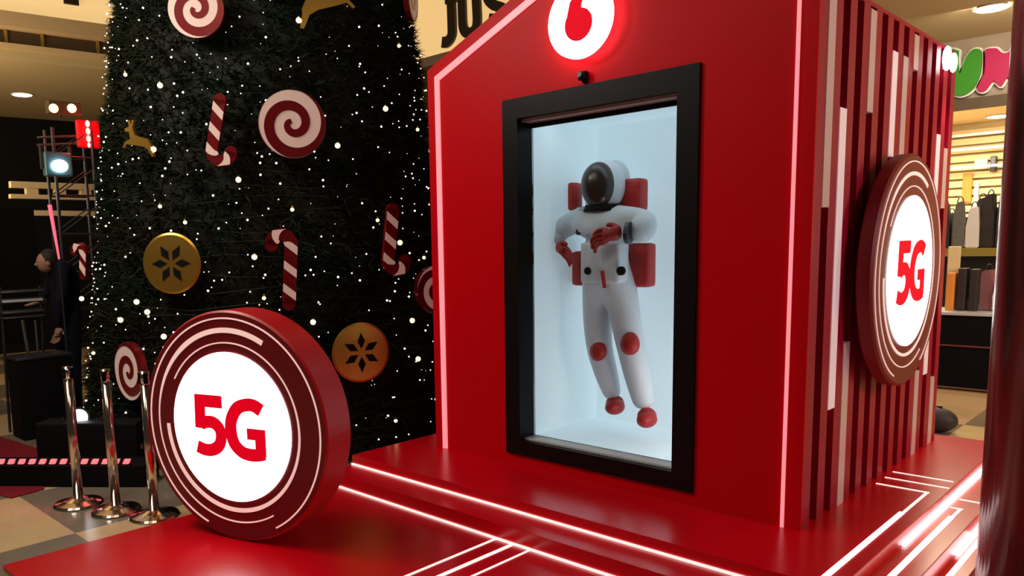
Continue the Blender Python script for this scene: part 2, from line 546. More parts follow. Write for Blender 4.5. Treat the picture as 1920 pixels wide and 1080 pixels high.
# slats and the white battens that fill some of the grooves
for k in range(13):
    y = 4.185 + 0.2065 * k if k else YF + 0.015
    y1 = 4.185 + 0.2065 * k + 0.104
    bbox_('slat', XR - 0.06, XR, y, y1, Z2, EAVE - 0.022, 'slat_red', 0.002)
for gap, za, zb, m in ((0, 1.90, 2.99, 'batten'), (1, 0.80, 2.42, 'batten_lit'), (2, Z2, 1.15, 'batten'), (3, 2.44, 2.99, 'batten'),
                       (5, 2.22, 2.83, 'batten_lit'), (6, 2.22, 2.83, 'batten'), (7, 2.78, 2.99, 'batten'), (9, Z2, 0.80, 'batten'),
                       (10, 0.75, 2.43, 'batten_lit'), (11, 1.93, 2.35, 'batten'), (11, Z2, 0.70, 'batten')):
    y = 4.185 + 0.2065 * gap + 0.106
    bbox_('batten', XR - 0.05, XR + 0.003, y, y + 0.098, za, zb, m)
bbox_('top_rail', XR - 0.06, XR, YF + 0.015, YB, EAVE - 0.022, EAVE, 'slat_red')
# pink outline light on the front
def fp(x, z):
    return (x, z)
bm = bmesh.new()
stroke(bm, [(-4.185, Z2), (-4.185, 2.955), (APX, 2.955 + (APX + 4.185) * 0.397)], 0.045, YF - 0.012, YF + 0.001, BT)
build('outline_light', bm, 'led_pink', booth)
bm = bmesh.new()
stroke(bm, [(-1.625, Z2), (-1.625, 2.955), (APX, 2.955 + (-1.625 - APX) * 0.397)], 0.017, YF - 0.012, YF + 0.001, BT)
build('outline_light', bm, 'led_pink', booth)

# small spotlight at the far top corner of the slatted side
e = empty('spotlight', (-1.50, 6.44, 2.91), 'small bright spotlight fixed high on the far corner of the slatted wall', 'spotlight')
bm = bmesh.new()
add_cyl(bm, (-0.01, 0, 0.10), (-0.01, 0, -0.04), 0.02, 0.03, 20)
build('lamp_body', bm, 'shop_white', e)
bm = bmesh.new()
add_box(bm, -0.045, 0.0, -0.012, 0.012, 0.06, 0.085)
build('bracket', bm, 'dark_metal', e)
bm = bmesh.new()
add_ball(bm, (0.0, -0.055, 0.02), 0.034, sc=(0.8, 0.8, 2.4))
add_ball(bm, (0.02, 0.03, 0.0), 0.030, sc=(0.8, 0.8, 2.2))
build('bulb', bm, 'white_lamp', e, True)
spot('spotlight_beam', (-1.40, 6.55, 2.84), (-1.52, 6.50, 1.0), 14, (1, 0.85, 0.85), 70)

# ------------------------------------------------------------------ display cabinet in the front
cab = empty('display_cabinet', (-2.85, 4.6, 0.28), 'tall black-framed display cabinet glowing pale blue, set in the red front', 'display cabinet')
co = cab.location
CT = Matrix.Translation(-co)


def cbox(name, x0, x1, y0, y1, z0, z1, m, bevel=0.0, par=cab):
    bm = bmesh.new()
    add_box(bm, x0 - co.x, x1 - co.x, y0 - co.y, y1 - co.y, z0 - co.z, z1 - co.z, bevel)
    return build(name, bm, m, par)


FX0, FX1, FZ0, FZ1 = -3.556, -2.14, 0.28, 2.707
GX0, GX1, GZ0, GZ1 = -3.428, -2.272, 0.385, 2.575
bm = bmesh.new()
yf0, yf1 = YF - 0.02, 4.32
for pts in ([(FX0, FZ0), (GX0, GZ0), (GX0, GZ1), (FX0, FZ1)], [(GX1, GZ0), (FX1, FZ0), (FX1, FZ1), (GX1, GZ1)],
            [(FX0, FZ0), (FX1, FZ0), (GX1, GZ0), (GX0, GZ0)], [(GX0, GZ1), (GX1, GZ1), (FX1, FZ1), (FX0, FZ1)]):
    prism(bm, pts, yf0, YF + 0.001, CT)
# reveals behind the frame, sitting inside the opening
prism(bm, [(OX0, OZ0), (GX0, GZ0), (GX0, GZ1), (OX0, OZ1)], YF + 0.001, yf1, CT)
prism(bm, [(GX1, GZ0), (OX1, OZ0), (OX1, OZ1), (GX1, GZ1)], YF + 0.001, yf1, CT)
prism(bm, [(OX0, OZ0), (OX1, OZ0), (GX1, GZ0), (GX0, GZ0)], YF + 0.001, yf1, CT)
prism(bm, [(GX0, GZ1), (GX1, GZ1), (OX1, OZ1), (OX0, OZ1)], YF + 0.001, yf1, CT)
build('frame', bm, 'black', cab)
# grey ledges just in front of the glass
cbox('ledge', GX0, GX1, 4.20, 4.30, GZ1 - 0.020, GZ1, 'grey_trim')
cbox('ledge', GX0, GX1, 4.20, 4.30, GZ0, GZ0 + 0.012, 'grey_trim')
pane = cbox('glass_pane', GX0 + 0.002, GX1 - 0.002, 4.305, 4.311, GZ0 + 0.002, GZ1 - 0.002, 'glass')
for z0, z1 in ((GZ0, GZ0 + 0.012), (GZ1 - 0.05, GZ1 - 0.02)):
    cbox('glass_rail', GX0, GX1, 4.300, 4.318, z0, z1, 'black')
# lit room behind the glass
BX0, BX1, BY1, BZ0, BZ1 = -3.43, -2.05, 5.09, 0.395, 2.60
bm = bmesh.new()
t = 0.02
for b_ in ((BX0 - t, BX1 + t, 4.32, BY1 + t, BZ0 - t, BZ0), (BX0 - t, BX1 + t, 4.32, BY1 + t, BZ1, BZ1 + t), (BX0 - t, BX0, 4.32, BY1 + t, BZ0, BZ1),
           (BX1, BX1 + t, 4.32, BY1 + t, BZ0, BZ1), (BX0, BX1, BY1, BY1 + t, BZ0, BZ1)):
    add_box(bm, b_[0] - co.x, b_[1] - co.x, b_[2] - co.y, b_[3] - co.y, b_[4] - co.z, b_[5] - co.z)
build('lit_interior', bm, 'box_white', cab)
cbox('light_panel', BX0 + 0.1, BX1 - 0.1, 4.36, 4.56, BZ1 - 0.012, BZ1, 'box_light')

# ------------------------------------------------------------------ astronaut floating in the cabinet
MI = None
_Mr = np.array([_r, _d, _f])


def at(x, y, ax, val):
    v = _Mr.T @ np.array([(x - CX) / F, (y - CY) / F, 1.0])
    c = np.array([0, 0, 1.75])
    return Vector(c + v * (val - c[ax]) / v[ax])


YA = 4.68
astro = empty('astronaut_figure', at(1150, 790, 1, YA), 'floating astronaut in white suit with red gloves, boots and packs', 'astronaut')
ao = astro.location


def A(x, y, dy=0.0):
    return at(x, y, 1, YA + dy) - ao


J = [(A(1141, 528), (0.165, 0.12)),       # 0 pelvis
     (A(1140, 485), (0.19, 0.14)),        # 1 waist
     (A(1138, 445), (0.20, 0.14)),        # 2 chest
     (A(1134, 414), (0.17, 0.13)),        # 3 upper chest
     (A(1130, 388), (0.10, 0.10)),        # 4 neck
     (A(1082, 413), 0.092),               # 5 shoulder L
     (A(1053, 428, -0.03), 0.090),        # 6
     (A(1041, 446, -0.06), 0.074),        # 7 elbow
     (A(1048, 460, -0.10), 0.055),        # 8 wrist
     (A(1182, 412), 0.095),               # 9 shoulder R
     (A(1213, 420, -0.05), 0.110),        # 10 elbow
     (A(1203, 432, -0.14), 0.098),        # 11
     (A(1180, 436, -0.19), 0.062),        # 12 wrist
     (A(1118, 560), (0.108, 0.108)),      # 13 hip L
     (A(1120, 605, -0.01), 0.108),        # 14 thigh L
     (A(1124, 655, -0.03), 0.098),        # 15 knee L
     (A(1138, 705, 0.0), 0.086),          # 16
     (A(1151, 748, 0.03), 0.062),         # 17 ankle L
     (A(1168, 560), (0.115, 0.115)),      # 18 hip R
     (A(1174, 605, -0.02), 0.112),        # 19
     (A(1182, 648, -0.05), 0.100),        # 20 knee R
     (A(1196, 705, -0.02), 0.098),        # 21
     (A(1210, 768, 0.0), 0.072)]          # 22 ankle R
Ed = [(0, 1), (1, 2), (2, 3), (3, 4), (3, 5), (5, 6), (6, 7), (7, 8), (3, 9), (9, 10), (10, 11), (11, 12), (0, 13), (13, 14), (14, 15), (15, 16), (16, 17),
      (0, 18), (18, 19), (19, 20), (20, 21), (21, 22)]
skin_obj('space_suit', J, Ed, 'suit', astro)
rz45 = Matrix.Rotation(0.55, 3, 'Z')
hc = A(1133, 348, -0.01)
bm = bmesh.new()
add_ball(bm, hc, 0.145, 28, 18, (1.0, 1.0, 1.22))
helm = build('helmet', bm, 'suit', astro, True)
bm = bmesh.new()
vdir = Vector((0.35, -1, 0.02)).normalized()
add_ball(bm, A(1122, 347, -0.085), 0.122, 28, 18, (1.0, 0.9, 1.27))
build('visor', bm, 'visor', astro, True)
bm = bmesh.new()
bmesh.ops.create_cone(bm, cap_ends=True, segments=28, radius1=0.135, radius2=0.120, depth=0.045,
                      matrix=Matrix.Translation(A(1130, 390, -0.02)) @ Matrix.Diagonal((1, 0.95, 1, 1)))
build('neck_ring', bm, 'matt_black', astro, True)
# backpack and its red packs
bm = bmesh.new()
c = A(1150, 400, 0.17)
add_box(bm, c.x - 0.20, c.x + 0.18, c.y - 0.07, c.y + 0.09, c.z - 0.35, c.z + 0.20, 0.035)
c = A(1152, 338, 0.14)
add_ball(bm, c, 0.115, 20, 14, (1.0, 0.8, 1.2))
build('backpack', bm, 'suit', astro, True)
for (x, y, dy, sx, sz) in ((1074, 369, 0.10, 0.052, 0.10), (1187, 366, 0.10, 0.088, 0.11), (1090, 503, 0.10, 0.05, 0.125), (1204, 497, 0.10, 0.078, 0.15)):
    bm = bmesh.new()
    c = A(x, y, dy)
    add_box(bm, c.x - sx, c.x + sx, c.y - 0.06, c.y + 0.06, c.z - sz, c.z + sz, 0.03)
    build('red_pack', bm, 'suit_red', astro, True)
# chest pack with round ports
c = A(1131, 495, -0.10)
bm = bmesh.new()
add_box(bm, c.x - 0.15, c.x + 0.155, c.y - 0.06, c.y + 0.08, c.z - 0.13, c.z + 0.15, 0.025)
cp = build('chest_pack', bm, 'suit', astro, True)
for (x, y, r) in ((1101, 508, 0.026), (1163, 508, 0.030)):
    bm = bmesh.new()
    p = A(x, y, -0.168)
    add_cyl(bm, p, p + Vector((0, 0.02, 0)), r, r, 20)
    build('port', bm, 'matt_black', cp)
bm = bmesh.new()
p0, p1 = A(1129, 508, -0.165), A(1134, 540, -0.165)
add_cyl(bm, p0, p1, 0.013, 0.013, 10)
build('red_stripe', bm, 'suit_red', cp)
for x, y in ((1084, 435), (1102, 436)):
    bm = bmesh.new()
    p = A(x, y, -0.14)
    add_cyl(bm, p, p + Vector((0, 0.03, 0)), 0.022, 0.022, 16)
    build('chest_badge', bm, 'dark_metal', astro)
bm = bmesh.new()
p = A(1182, 437, -0.21)
q = A(1175, 437, -0.215)
add_cyl(bm, p, q, 0.072, 0.070, 20)
build('cuff', bm, 'dark_metal', astro)


def glove(palm, fwd, up, side, s=1.0):
    """palm + five curled fingers as one skinned hand"""
    fwd, up, side = Vector(fwd).normalized(), Vector(up).normalized(), Vector(side).normalized()
    js = [(palm - fwd * 0.05 * s, 0.040 * s), (palm, (0.050 * s, 0.036 * s)), (palm + fwd * 0.045 * s, (0.048 * s, 0.032 * s))]
    es = [(0, 1), (1, 2)]
    for i, ln in enumerate((0.085, 0.098, 0.092, 0.072)):
        off = up * (0.036 - 0.024 * i) * s
        b = palm + fwd * 0.05 * s + off
        k = len(js)
        js += [(b, 0.0135 * s), (b + fwd * ln * 0.45 * s, 0.013 * s), (b + fwd * ln * 0.8 * s + side * 0.022 * s, 0.012 * s), (b + fwd * ln * 0.85 * s + side * 0.05 * s, 0.010 * s)]
        es += [(2, k), (k, k + 1), (k + 1, k + 2), (k + 2, k + 3)]
    k = len(js)
    b = palm + up * 0.03 * s - fwd * 0.01 * s
    js += [(b + up * 0.022 * s + side * 0.01 * s, 0.016 * s), (b + up * 0.045 * s + fwd * 0.03 * s + side * 0.02 * s, 0.014 * s), (b + up * 0.052 * s + fwd * 0.06 * s + side * 0.03 * s, 0.012 * s)]
    es += [(1, k), (k, k + 1), (k + 1, k + 2)]
    return js, es


js, es = glove(A(1150, 440, -0.24), (-1, -0.15, -0.12), (0.05, 0, 1), (0, 0.35, -1), 1.25)
skin_obj('glove', js, es, 'suit_red', astro, 1)
js, es = glove(A(1052, 467, -0.13), (0.7, -0.2, -0.35), (0.2, 0, 1), (0.3, -0.1, -1), 0.95)
skin_obj('glove', js, es, 'suit_red', astro, 1)
# knees and boots
for (x, y, dy, r) in ((1122, 658, -0.075, 0.072), (1181, 645, -0.10, 0.075)):
    bm = bmesh.new()
    add_ball(bm, A(x, y, dy), r, 18, 12, (0.92, 0.75, 1.12))
    build('knee_pad', bm, 'suit_red', astro, True)
for (x, y, dy, tx, ty) in ((1153, 760, 0.03, 0.0, 12), (1213, 784, -0.02, 0, 14)):
    bm = bmesh.new()
    add_ball(bm, A(x, y - 3, dy), 0.070, 18, 12, (0.9, 1.0, 0.9))
    add_ball(bm, A(x, y + 3, dy - 0.05), 0.064, 18, 12, (0.95, 1.35, 0.85))
    build('boot', bm, 'suit_red', astro, True)
area('leg_fill', (-2.15, 4.42, 0.75), at(1150, 660, 1, YA), 0.3, 3.0, (1, 0.93, 0.88))  # unseen fill added behind the frame to brighten the legs

# sensor above the frame
e = empty('webcam', at(1098, 142, 1, YF), 'small black webcam fixed above the black display frame', 'webcam')
bm = bmesh.new()
add_box(bm, -0.028, 0.028, -0.045, -0.005, -0.03, 0.022, 0.008)
build('housing', bm, 'matt_black', e, False)
bm = bmesh.new()
add_cyl(bm, (-0.004, -0.045, 0.0), (-0.004, -0.062, 0.0), 0.017, 0.015, 18)
build('lens', bm, 'dark_metal', e)
bm = bmesh.new()
add_box(bm, -0.012, 0.012, -0.02, 0.0, -0.045, -0.028)
build('bracket', bm, 'matt_black', e)

# ------------------------------------------------------------------ round emblem under the gable
em = empty('emblem_sign', (-2.888, YF, 3.082), 'round white light-up emblem with red drop mark under the gable', 'sign')
bm = bmesh.new()
add_cyl(bm, (0, 0, 0), (0, -0.06, 0), 0.17, 0.17, 40)
build('backplate', bm, 'grey_trim', em)
bm = bmesh.new()
add_cyl(bm, (0, -0.055, 0), (0, -0.085, 0), 0.228, 0.228, 72)
build('light_face', bm, 'sign_white', em)
bm = bmesh.new()
drop = [(0.0975 * math.cos(a), -0.03 + 0.0975 * math.sin(a)) for a in np.linspace(0.15 * PI, -1.18 * PI, 40)]
drop += [(-0.06, 0.105), (-0.01, 0.155), (0.06, 0.185), (0.085, 0.185), (0.045, 0.13), (0.022, 0.085), (0.018, 0.062), (0.06, 0.045)]
prism(bm, drop, -0.092, -0.084)
build('drop_mark', bm, 'text_red', em)
bm = bmesh.new()
bmesh.ops.create_cone(bm, cap_ends=False, segments=60, radius1=0.19, radius2=0.19, depth=0.03,
                      matrix=Matrix.Translation((0, -0.035, 0)) @ Matrix.Rotation(PI / 2, 4, 'X'))
build('halo_strip', bm, 'led_white', em)


# ------------------------------------------------------------------ round 5G signs
def arc_pts(R, a0, a1, n):
    return [(R * math.cos(a), R * math.sin(a)) for a in np.radians(np.linspace(a0, a1, n))]


FIVE = [(0.60, 0.905), (0.155, 0.905), (0.14, 0.44)]
FIVE_B = catmull([(0.16, 0.515), (0.28, 0.555), (0.42, 0.55), (0.53, 0.46), (0.555, 0.32), (0.50, 0.18), (0.36, 0.095), (0.20, 0.085), (0.06, 0.125)], 5)
GEE = catmull([(0.70, 0.83), (0.58, 0.895), (0.44, 0.90), (0.27, 0.83), (0.155, 0.65), (0.13, 0.46), (0.18, 0.25), (0.31, 0.125), (0.46, 0.09), (0.60, 0.10), (0.72, 0.135)], 5)
GEE_B = [(0.665, 0.08), (0.665, 0.43), (0.43, 0.43)]


def round_sign(name, loc, rotz, thick, label, line_w=1.0, hub=0.0, drum='sign_red'):
    """face looks along local -Y; face plane at y=0, body behind it"""
    e = empty(name, loc, label, 'sign', rotz)
    Ro = 0.69
    bm = bmesh.new()
    # shallow drum with a small lip
    prof = [(Ro - 0.012, 0.0), (Ro, 0.012), (Ro, thick - 0.01), (Ro - 0.01, thick)]
    n = 96
    rings = []
    for r, y in prof:
        rings.append([bm.verts.new((r * math.cos(2 * PI * i / n), y, r * math.sin(2 * PI * i / n))) for i in range(n)])
    for a, b in zip(rings, rings[1:]):
        for i in range(n):
            j = (i + 1) % n
            bm.faces.new((a[i], a[j], b[j], b[i]))
    bm.faces.new(rings[-1])
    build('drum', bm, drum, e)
    bm = bmesh.new()
    add_cyl(bm, (0, 0.0, 0), (0, 0.012, 0), Ro - 0.013, Ro - 0.013, 96)
    build('face_ring', bm, 'ring_red', e)
    bm = bmesh.new()
    add_cyl(bm, (0, -0.006, 0), (0, 0.0, 0), 0.448, 0.446, 80)
    build('light_disc', bm, 'sign_white', e)
    if hub:
        bm = bmesh.new()
        add_cyl(bm, (0, thick, 0), (0, thick + hub, 0), 0.42, 0.42, 48)
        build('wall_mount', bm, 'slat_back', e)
    # fine light lines round the face
    bm = bmesh.new()
    stroke(bm, arc_pts(0.645, -62, 250, 90), 0.009 * line_w, -0.004, 0.0)
    build('light_line', bm, 'ring_white', e)
    bm = bmesh.new()
    P = arc_pts(0.575, 62, 300, 90)
    ws = [(0.030 if i < 24 else max(0.008, 0.030 - 0.0013 * (i - 24))) * line_w for i in range(90)]
    stroke(bm, P, ws, -0.004, 0.0)
    build('light_line', bm, 'ring_white', e)
    bm = bmesh.new()
    P = arc_pts(0.502, 148, -178, 110)
    ws = [(0.005 + (0.003 if i < 40 else min(0.020, 0.0005 * (i - 34)))) * line_w for i in range(110)]
    stroke(bm, P, ws, -0.004, 0.0)
    build('light_line', bm, 'ring_white', e)
    # lettering
    H = 0.365
    bm = bmesh.new()
    m5 = Matrix.Translation((-0.285, 0, -H / 2)) @ Matrix.Diagonal((H * 1.06, 1, H, 1))
    stroke(bm, FIVE, 0.205, -0.012, -0.006, m5)
    stroke(bm, FIVE_B, 0.205, -0.0122, -0.006, m5)
    build('letter', bm, 'text_red', e)
    bm = bmesh.new()
    mG = Matrix.Translation((-0.045, 0, -H / 2)) @ Matrix.Diagonal((H * 1.12, 1, H, 1))
    stroke(bm, GEE, 0.205, -0.012, -0.006, mG)
    stroke(bm, GEE_B, 0.18, -0.0122, -0.006, mG)
    build('letter', bm, 'text_red', e)
    return e


s1 = round_sign('round_sign', (-4.08, 2.282, Z0 + 0.69), 0.315, 0.24, 'large round 5G sign standing upright on the red floor')
s2 = round_sign('round_sign', (-1.38, 5.33, 1.53), PI / 2, 0.085, 'round 5G sign mounted on the slatted side wall of the booth', 0.72, 0.062, 'slat_back')  # darker red on this drum: its shadow is put into the colour

# ------------------------------------------------------------------ christmas tree
random.seed(7)
np.random.seed(7)
TX, TY = -6.78, 4.43


def tree_r(z):
    return 1.95 - 0.128 * z if z < 5.0 else max(0.05, 1.31 - 0.30 * (z - 5.0))


tree = empty('christmas_tree', (TX, TY, 0), 'giant dark green artificial Christmas tree covered in lights and candy ornaments', 'christmas tree')
bm = bmesh.new()
for a, b in ((0.05, 5.0), (5.0, 9.3)):
    bmesh.ops.create_cone(bm, cap_ends=True, segments=48, radius1=tree_r(a) - 0.14, radius2=max(0.02, tree_r(b - 0.001) - 0.14), depth=b - a,
                          matrix=Matrix.Translation((0, 0, (a + b) / 2)))
build('core', bm, 'trunk', tree, True)
camang = math.atan2(-TY, -TX)
nt_ = 30000
verts = np.zeros((nt_ * 4 * 3, 3), np.float32)
k = 0
zz = np.random.uniform(0.0, 6.6, nt_)
aa = np.random.uniform(0, 2 * PI, nt_)
near = np.abs((aa - camang + PI) % (2 * PI) - PI) < 1.9
aa = np.where(near | (np.random.rand(nt_) < 0.3), aa, camang + np.random.uniform(-1.8, 1.8, nt_))
for i in range(nt_):
    z, a = zz[i], aa[i]
    bulge = 0.05 * math.sin(a * 9 + z * 4) * math.sin(z * 7 + a * 3)
    r = tree_r(z) - 0.12 + bulge + random.uniform(-0.05, 0.04)
    c = np.array([r * math.cos(a), r * math.sin(a), z + 0.02])
    out = np.array([math.cos(a), math.sin(a), 0.0])
    tan = np.array([-math.sin(a), math.cos(a), 0.0])
    for j in range(4):
        d = out * random.uniform(0.4, 1.0) + tan * random.uniform(-1, 1) + np.array([0, 0, random.uniform(-0.9, 0.7)])
        d /= np.linalg.norm(d)
        L = random.uniform(0.06, 0.13)
        sd = np.cross(d, np.random.randn(3))
        sd /= (np.linalg.norm(sd) + 1e-6)
        wv = sd * random.uniform(0.005, 0.010)
        verts[k] = c - wv
        verts[k + 1] = c + wv
        verts[k + 2] = c + d * L
        k += 3
nv = k
me = bpy.data.meshes.new('foliage')
me.vertices.add(nv)
me.vertices.foreach_set('co', verts[:nv].ravel())
me.loops.add(nv)
me.loops.foreach_set('vertex_index', np.arange(nv, dtype=np.int32))
me.polygons.add(nv // 3)
me.polygons.foreach_set('loop_start', np.arange(0, nv, 3, dtype=np.int32))
me.update(calc_edges=True)
link_mesh('foliage', me, 'needles', tree)

# fairy lights
fl = empty('fairy_lights', (TX, TY, 0), 'hundreds of tiny white fairy lights strung all over the Christmas tree', 'fairy lights')
pts = []
tries = 0
while len(pts) < 1250 and tries < 40000:
    tries += 1
    z = random.uniform(0.12, 5.6)
    a = camang + random.uniform(-1.95, 1.95)
    r = tree_r(z) + random.uniform(-0.05, 0.0)
    p = Vector((r * math.cos(a), r * math.sin(a), z))
    if all((p - q).length > 0.06 for q in pts[-300:]):
        pts.append(p)
camp = Vector((-TX, -TY, 1.75))
pts.sort(key=lambda p: (p - camp).length)
bme = bpy.data.meshes.new('bulb')
bm = bmesh.new()
bmesh.ops.create_icosphere(bm, subdivisions=1, radius=1.0)
bm.to_mesh(bme)
bm.free()
bme.materials.append(M['bulb'])


def bulb_r():
    return random.choice((0.0035, 0.005, 0.006, 0.007, 0.008, 0.010))


for p in pts[:100]:
    o = bpy.data.objects.new('bulb', bme)
    COL.objects.link(o)
    o.parent = fl
    o.location = p
    r = bulb_r()
    o.scale = (r, r, r)
bm = bmesh.new()
for p in pts[100:]:
    r = bulb_r()
    bmesh.ops.create_icosphere(bm, subdivisions=1, radius=r, matrix=Matrix.Translation(p))
o = build('bulbs', bm, 'bulb', fl)
o['kind'] = 'stuff'
bm = bmesh.new()
prev = None
for i in range(900):
    z = 0.15 + i / 900 * 5.4
    a = camang + 1.95 * math.sin(i * 0.16)
    r = tree_r(z) - 0.05
    p = Vector((r * math.cos(a), r * math.sin(a), z + 0.04 * math.sin(i * 1.7)))
    if prev is not None:
        add_cyl(bm, prev, p, 0.002, 0.002, 4)
    prev = p
build('wire', bm, 'wire', fl)


def on_tree(x, y, off):
    """where the sight line through a point of the tree meets its surface pushed out by off"""
    v = Vector(_Mr.T @ np.array([(x - CX) / F, (y - CY) / F, 1.0]))
    o_ = Vector((0, 0, 1.75))
    t = 3.0
    best = None
    while t < 12:
        p = o_ + v * t
        d = math.hypot(p.x - TX, p.y - TY) - (tree_r(max(0, p.z)) + off)
        if d <= 0:
            return p
        if best is None or d < best[0]:
            best = (d, p)
        t += 0.004
    return best[1]


GL = [(235, 140), (300, 160), (288, 280), (447, 337), (560, 38), (748, 86), (723, 204), (633, 273), (783, 243), (153, 560), (256, 566), (276, 585), (226, 600),
      (307, 631), (477, 482), (300, 387), (347, 417), (175, 662), (548, 393), (750, 455), (795, 483), (587, 604), (773, 601), (784, 673), (708, 413),
      (495, 559), (742, 789), (237, 803)]
big = {(300, 160), (288, 280), (560, 38), (153, 560), (226, 600), (307, 631), (477, 482), (773, 601), (784, 673), (587, 604), (256, 566), (276, 585), (723, 204), (633, 273), (447, 337), (750, 455)}


def globe(r):
    g = bpy.data.meshes.new('globe')
    bm = bmesh.new()
    bmesh.ops.create_icosphere(bm, subdivisions=3, radius=r)
    bm.to_mesh(g)
    bm.free()
    g.materials.append(M['globe'])
    for p in g.polygons:
        p.use_smooth = True
    return g


gA, gB = globe(0.022), globe(0.015)
capm = bpy.data.meshes.new('cap')
bm = bmesh.new()
add_cyl(bm, (0, 0, 0.013), (0, 0, 0.030), 0.009, 0.007, 12)
bm.to_mesh(capm)
bm.free()
capm.materials.append(M['gold'])
GLAB = ['upper globe bulb near the tree edge, level with the ceiling downlight', 'bright yellow globe bulb below the topmost swirl disc', 'bright globe bulb beside the gold reindeer sunk in the branches',
        'globe bulb beneath the upper upside-down cane', 'bright globe bulb under the cropped gold reindeer', 'globe bulb high on the tree near the JUS letters',
        'globe bulb right of the upper swirl disc, higher of the two there', 'globe bulb just beside the upper swirl disc, at its lower rim height', 'globe bulb close to the booth edge, above all canes',
        'bright globe bulb low on the outer tree edge beside the person', 'larger of two globes just under the mid-height gold disc', 'smaller of two globes just under the mid-height gold disc',
        'bright globe bulb above the low swirl disc', 'bright globe bulb touching the rim of the floor sign from above', 'bright globe bulb between gold disc and upright cane',
        'globe bulb above the mid-height gold disc, towards the tree edge', 'globe bulb above the mid-height gold disc, towards the booth', 'small globe bulb over the queue posts at the outer tree edge',
        'globe bulb straight above the upright cane', 'bright globe bulb beside the cane nearest the booth', 'globe bulb between the nearest-booth cane and the half-hidden swirl',
        'bright globe bulb between the floor sign and the lower gold disc', 'bright globe bulb above the lower gold disc, by the booth edge', 'bright globe bulb between the lower gold disc and the booth',
        'globe bulb touching the top of the cane nearest the booth', 'small globe bulb left of the upright cane foot', 'lowest globe bulb, beneath the lower gold disc', 'small globe bulb behind the middle queue post']
for gi, q in enumerate(GL):
    p = on_tree(q[0], q[1], 0.05)
    e = bpy.data.objects.new('globe_light', None)
    COL.objects.link(e)
    e.location = p
    tag(e, GLAB[gi], 'globe light', 'warm yellow globe lights on the tree')
    for me_, nm in ((gA if q in big else gB, 'globe'), (capm, 'cap')):
        o = bpy.data.objects.new(nm, me_)
        COL.objects.link(o)
        o.parent = e


def ornament(name, q, label, cat, group, off=0.07, turn=0.0, tilt=0.0):
    p = on_tree(q[0], q[1], off)
    out = math.atan2(p.y - TY, p.x - TX)
    e = empty(name, p, label, cat, out + PI / 2 + turn, group)      # local -Y looks outwards
    e.rotation_euler = (tilt, 0, out + PI / 2 + turn)
    return e


def swirl(q, R, label, turn=0.0, phase=0.0, sx=1.0):
    e = ornament('swirl_lollipop', q, label, 'ornament', 'red and white swirl discs on the tree', 0.07, turn)
    bm = bmesh.new()
    add_cyl(bm, (0, -0.015, 0), (0, 0.03, 0), R, R, 64)
    build('disc', bm, 'candy_white', e)
    bm = bmesh.new()
    n = 150
    turns = 1.95
    A0, B0 = [], []
    for i in range(n):
        u = i / (n - 1) * turns
        a = phase + 2 * PI * u
        r0 = R * min(1, (u / 1.9) ** 1.35)
        r1 = R * min(1, ((u + 0.48) / 1.9) ** 1.35)
        A0.append((r0 * math.cos(a), r0 * math.sin(a)))
        B0.append((r1 * math.cos(a), r1 * math.sin(a)))
    va = [bm.verts.new((p[0], -0.019, p[1])) for p in A0]
    vb = [bm.verts.new((p[0], -0.019, p[1])) for p in B0]
    for i in range(n - 1):
        bm.faces.new((va[i], va[i + 1], vb[i + 1], vb[i]))
    r = bmesh.ops.extrude_face_region(bm, geom=list(bm.faces))
    bmesh.ops.translate(bm, verts=[v for v in r['geom'] if isinstance(v, bmesh.types.BMVert)], vec=(0, 0.006, 0))
    build('swirl', bm, 'candy_red', e)
    bm = bmesh.new()
    bmesh.ops.create_cone(bm, cap_ends=False, segments=64, radius1=R * 1.012, radius2=R * 1.012, depth=0.05,
                          matrix=Matrix.Translation((0, 0.008, 0)) @ Matrix.Rotation(PI / 2, 4, 'X'))
    build('rim', bm, 'candy_red', e)
    return e


swirl((548, 233), 0.26, 'red and white swirl lollipop disc between two candy canes, high on the tree', 0.0, 1.9)
swirl((368, 18), 0.215, 'red and white swirl lollipop disc cut by the top edge, above the upside-down cane', 0.2, 2.6)
swirl((244, 696), 0.235, 'red and white swirl lollipop disc low on the tree behind the metal posts', -0.25, 3.4)
swirl((771, -4), 0.20, 'swirl lollipop disc seen edge-on near the shop letters at the top', 0.15, 0.5)
swirl((815, 543), 0.21, 'swirl lollipop disc half hidden behind the booth front edge', -0.3, 0.4)


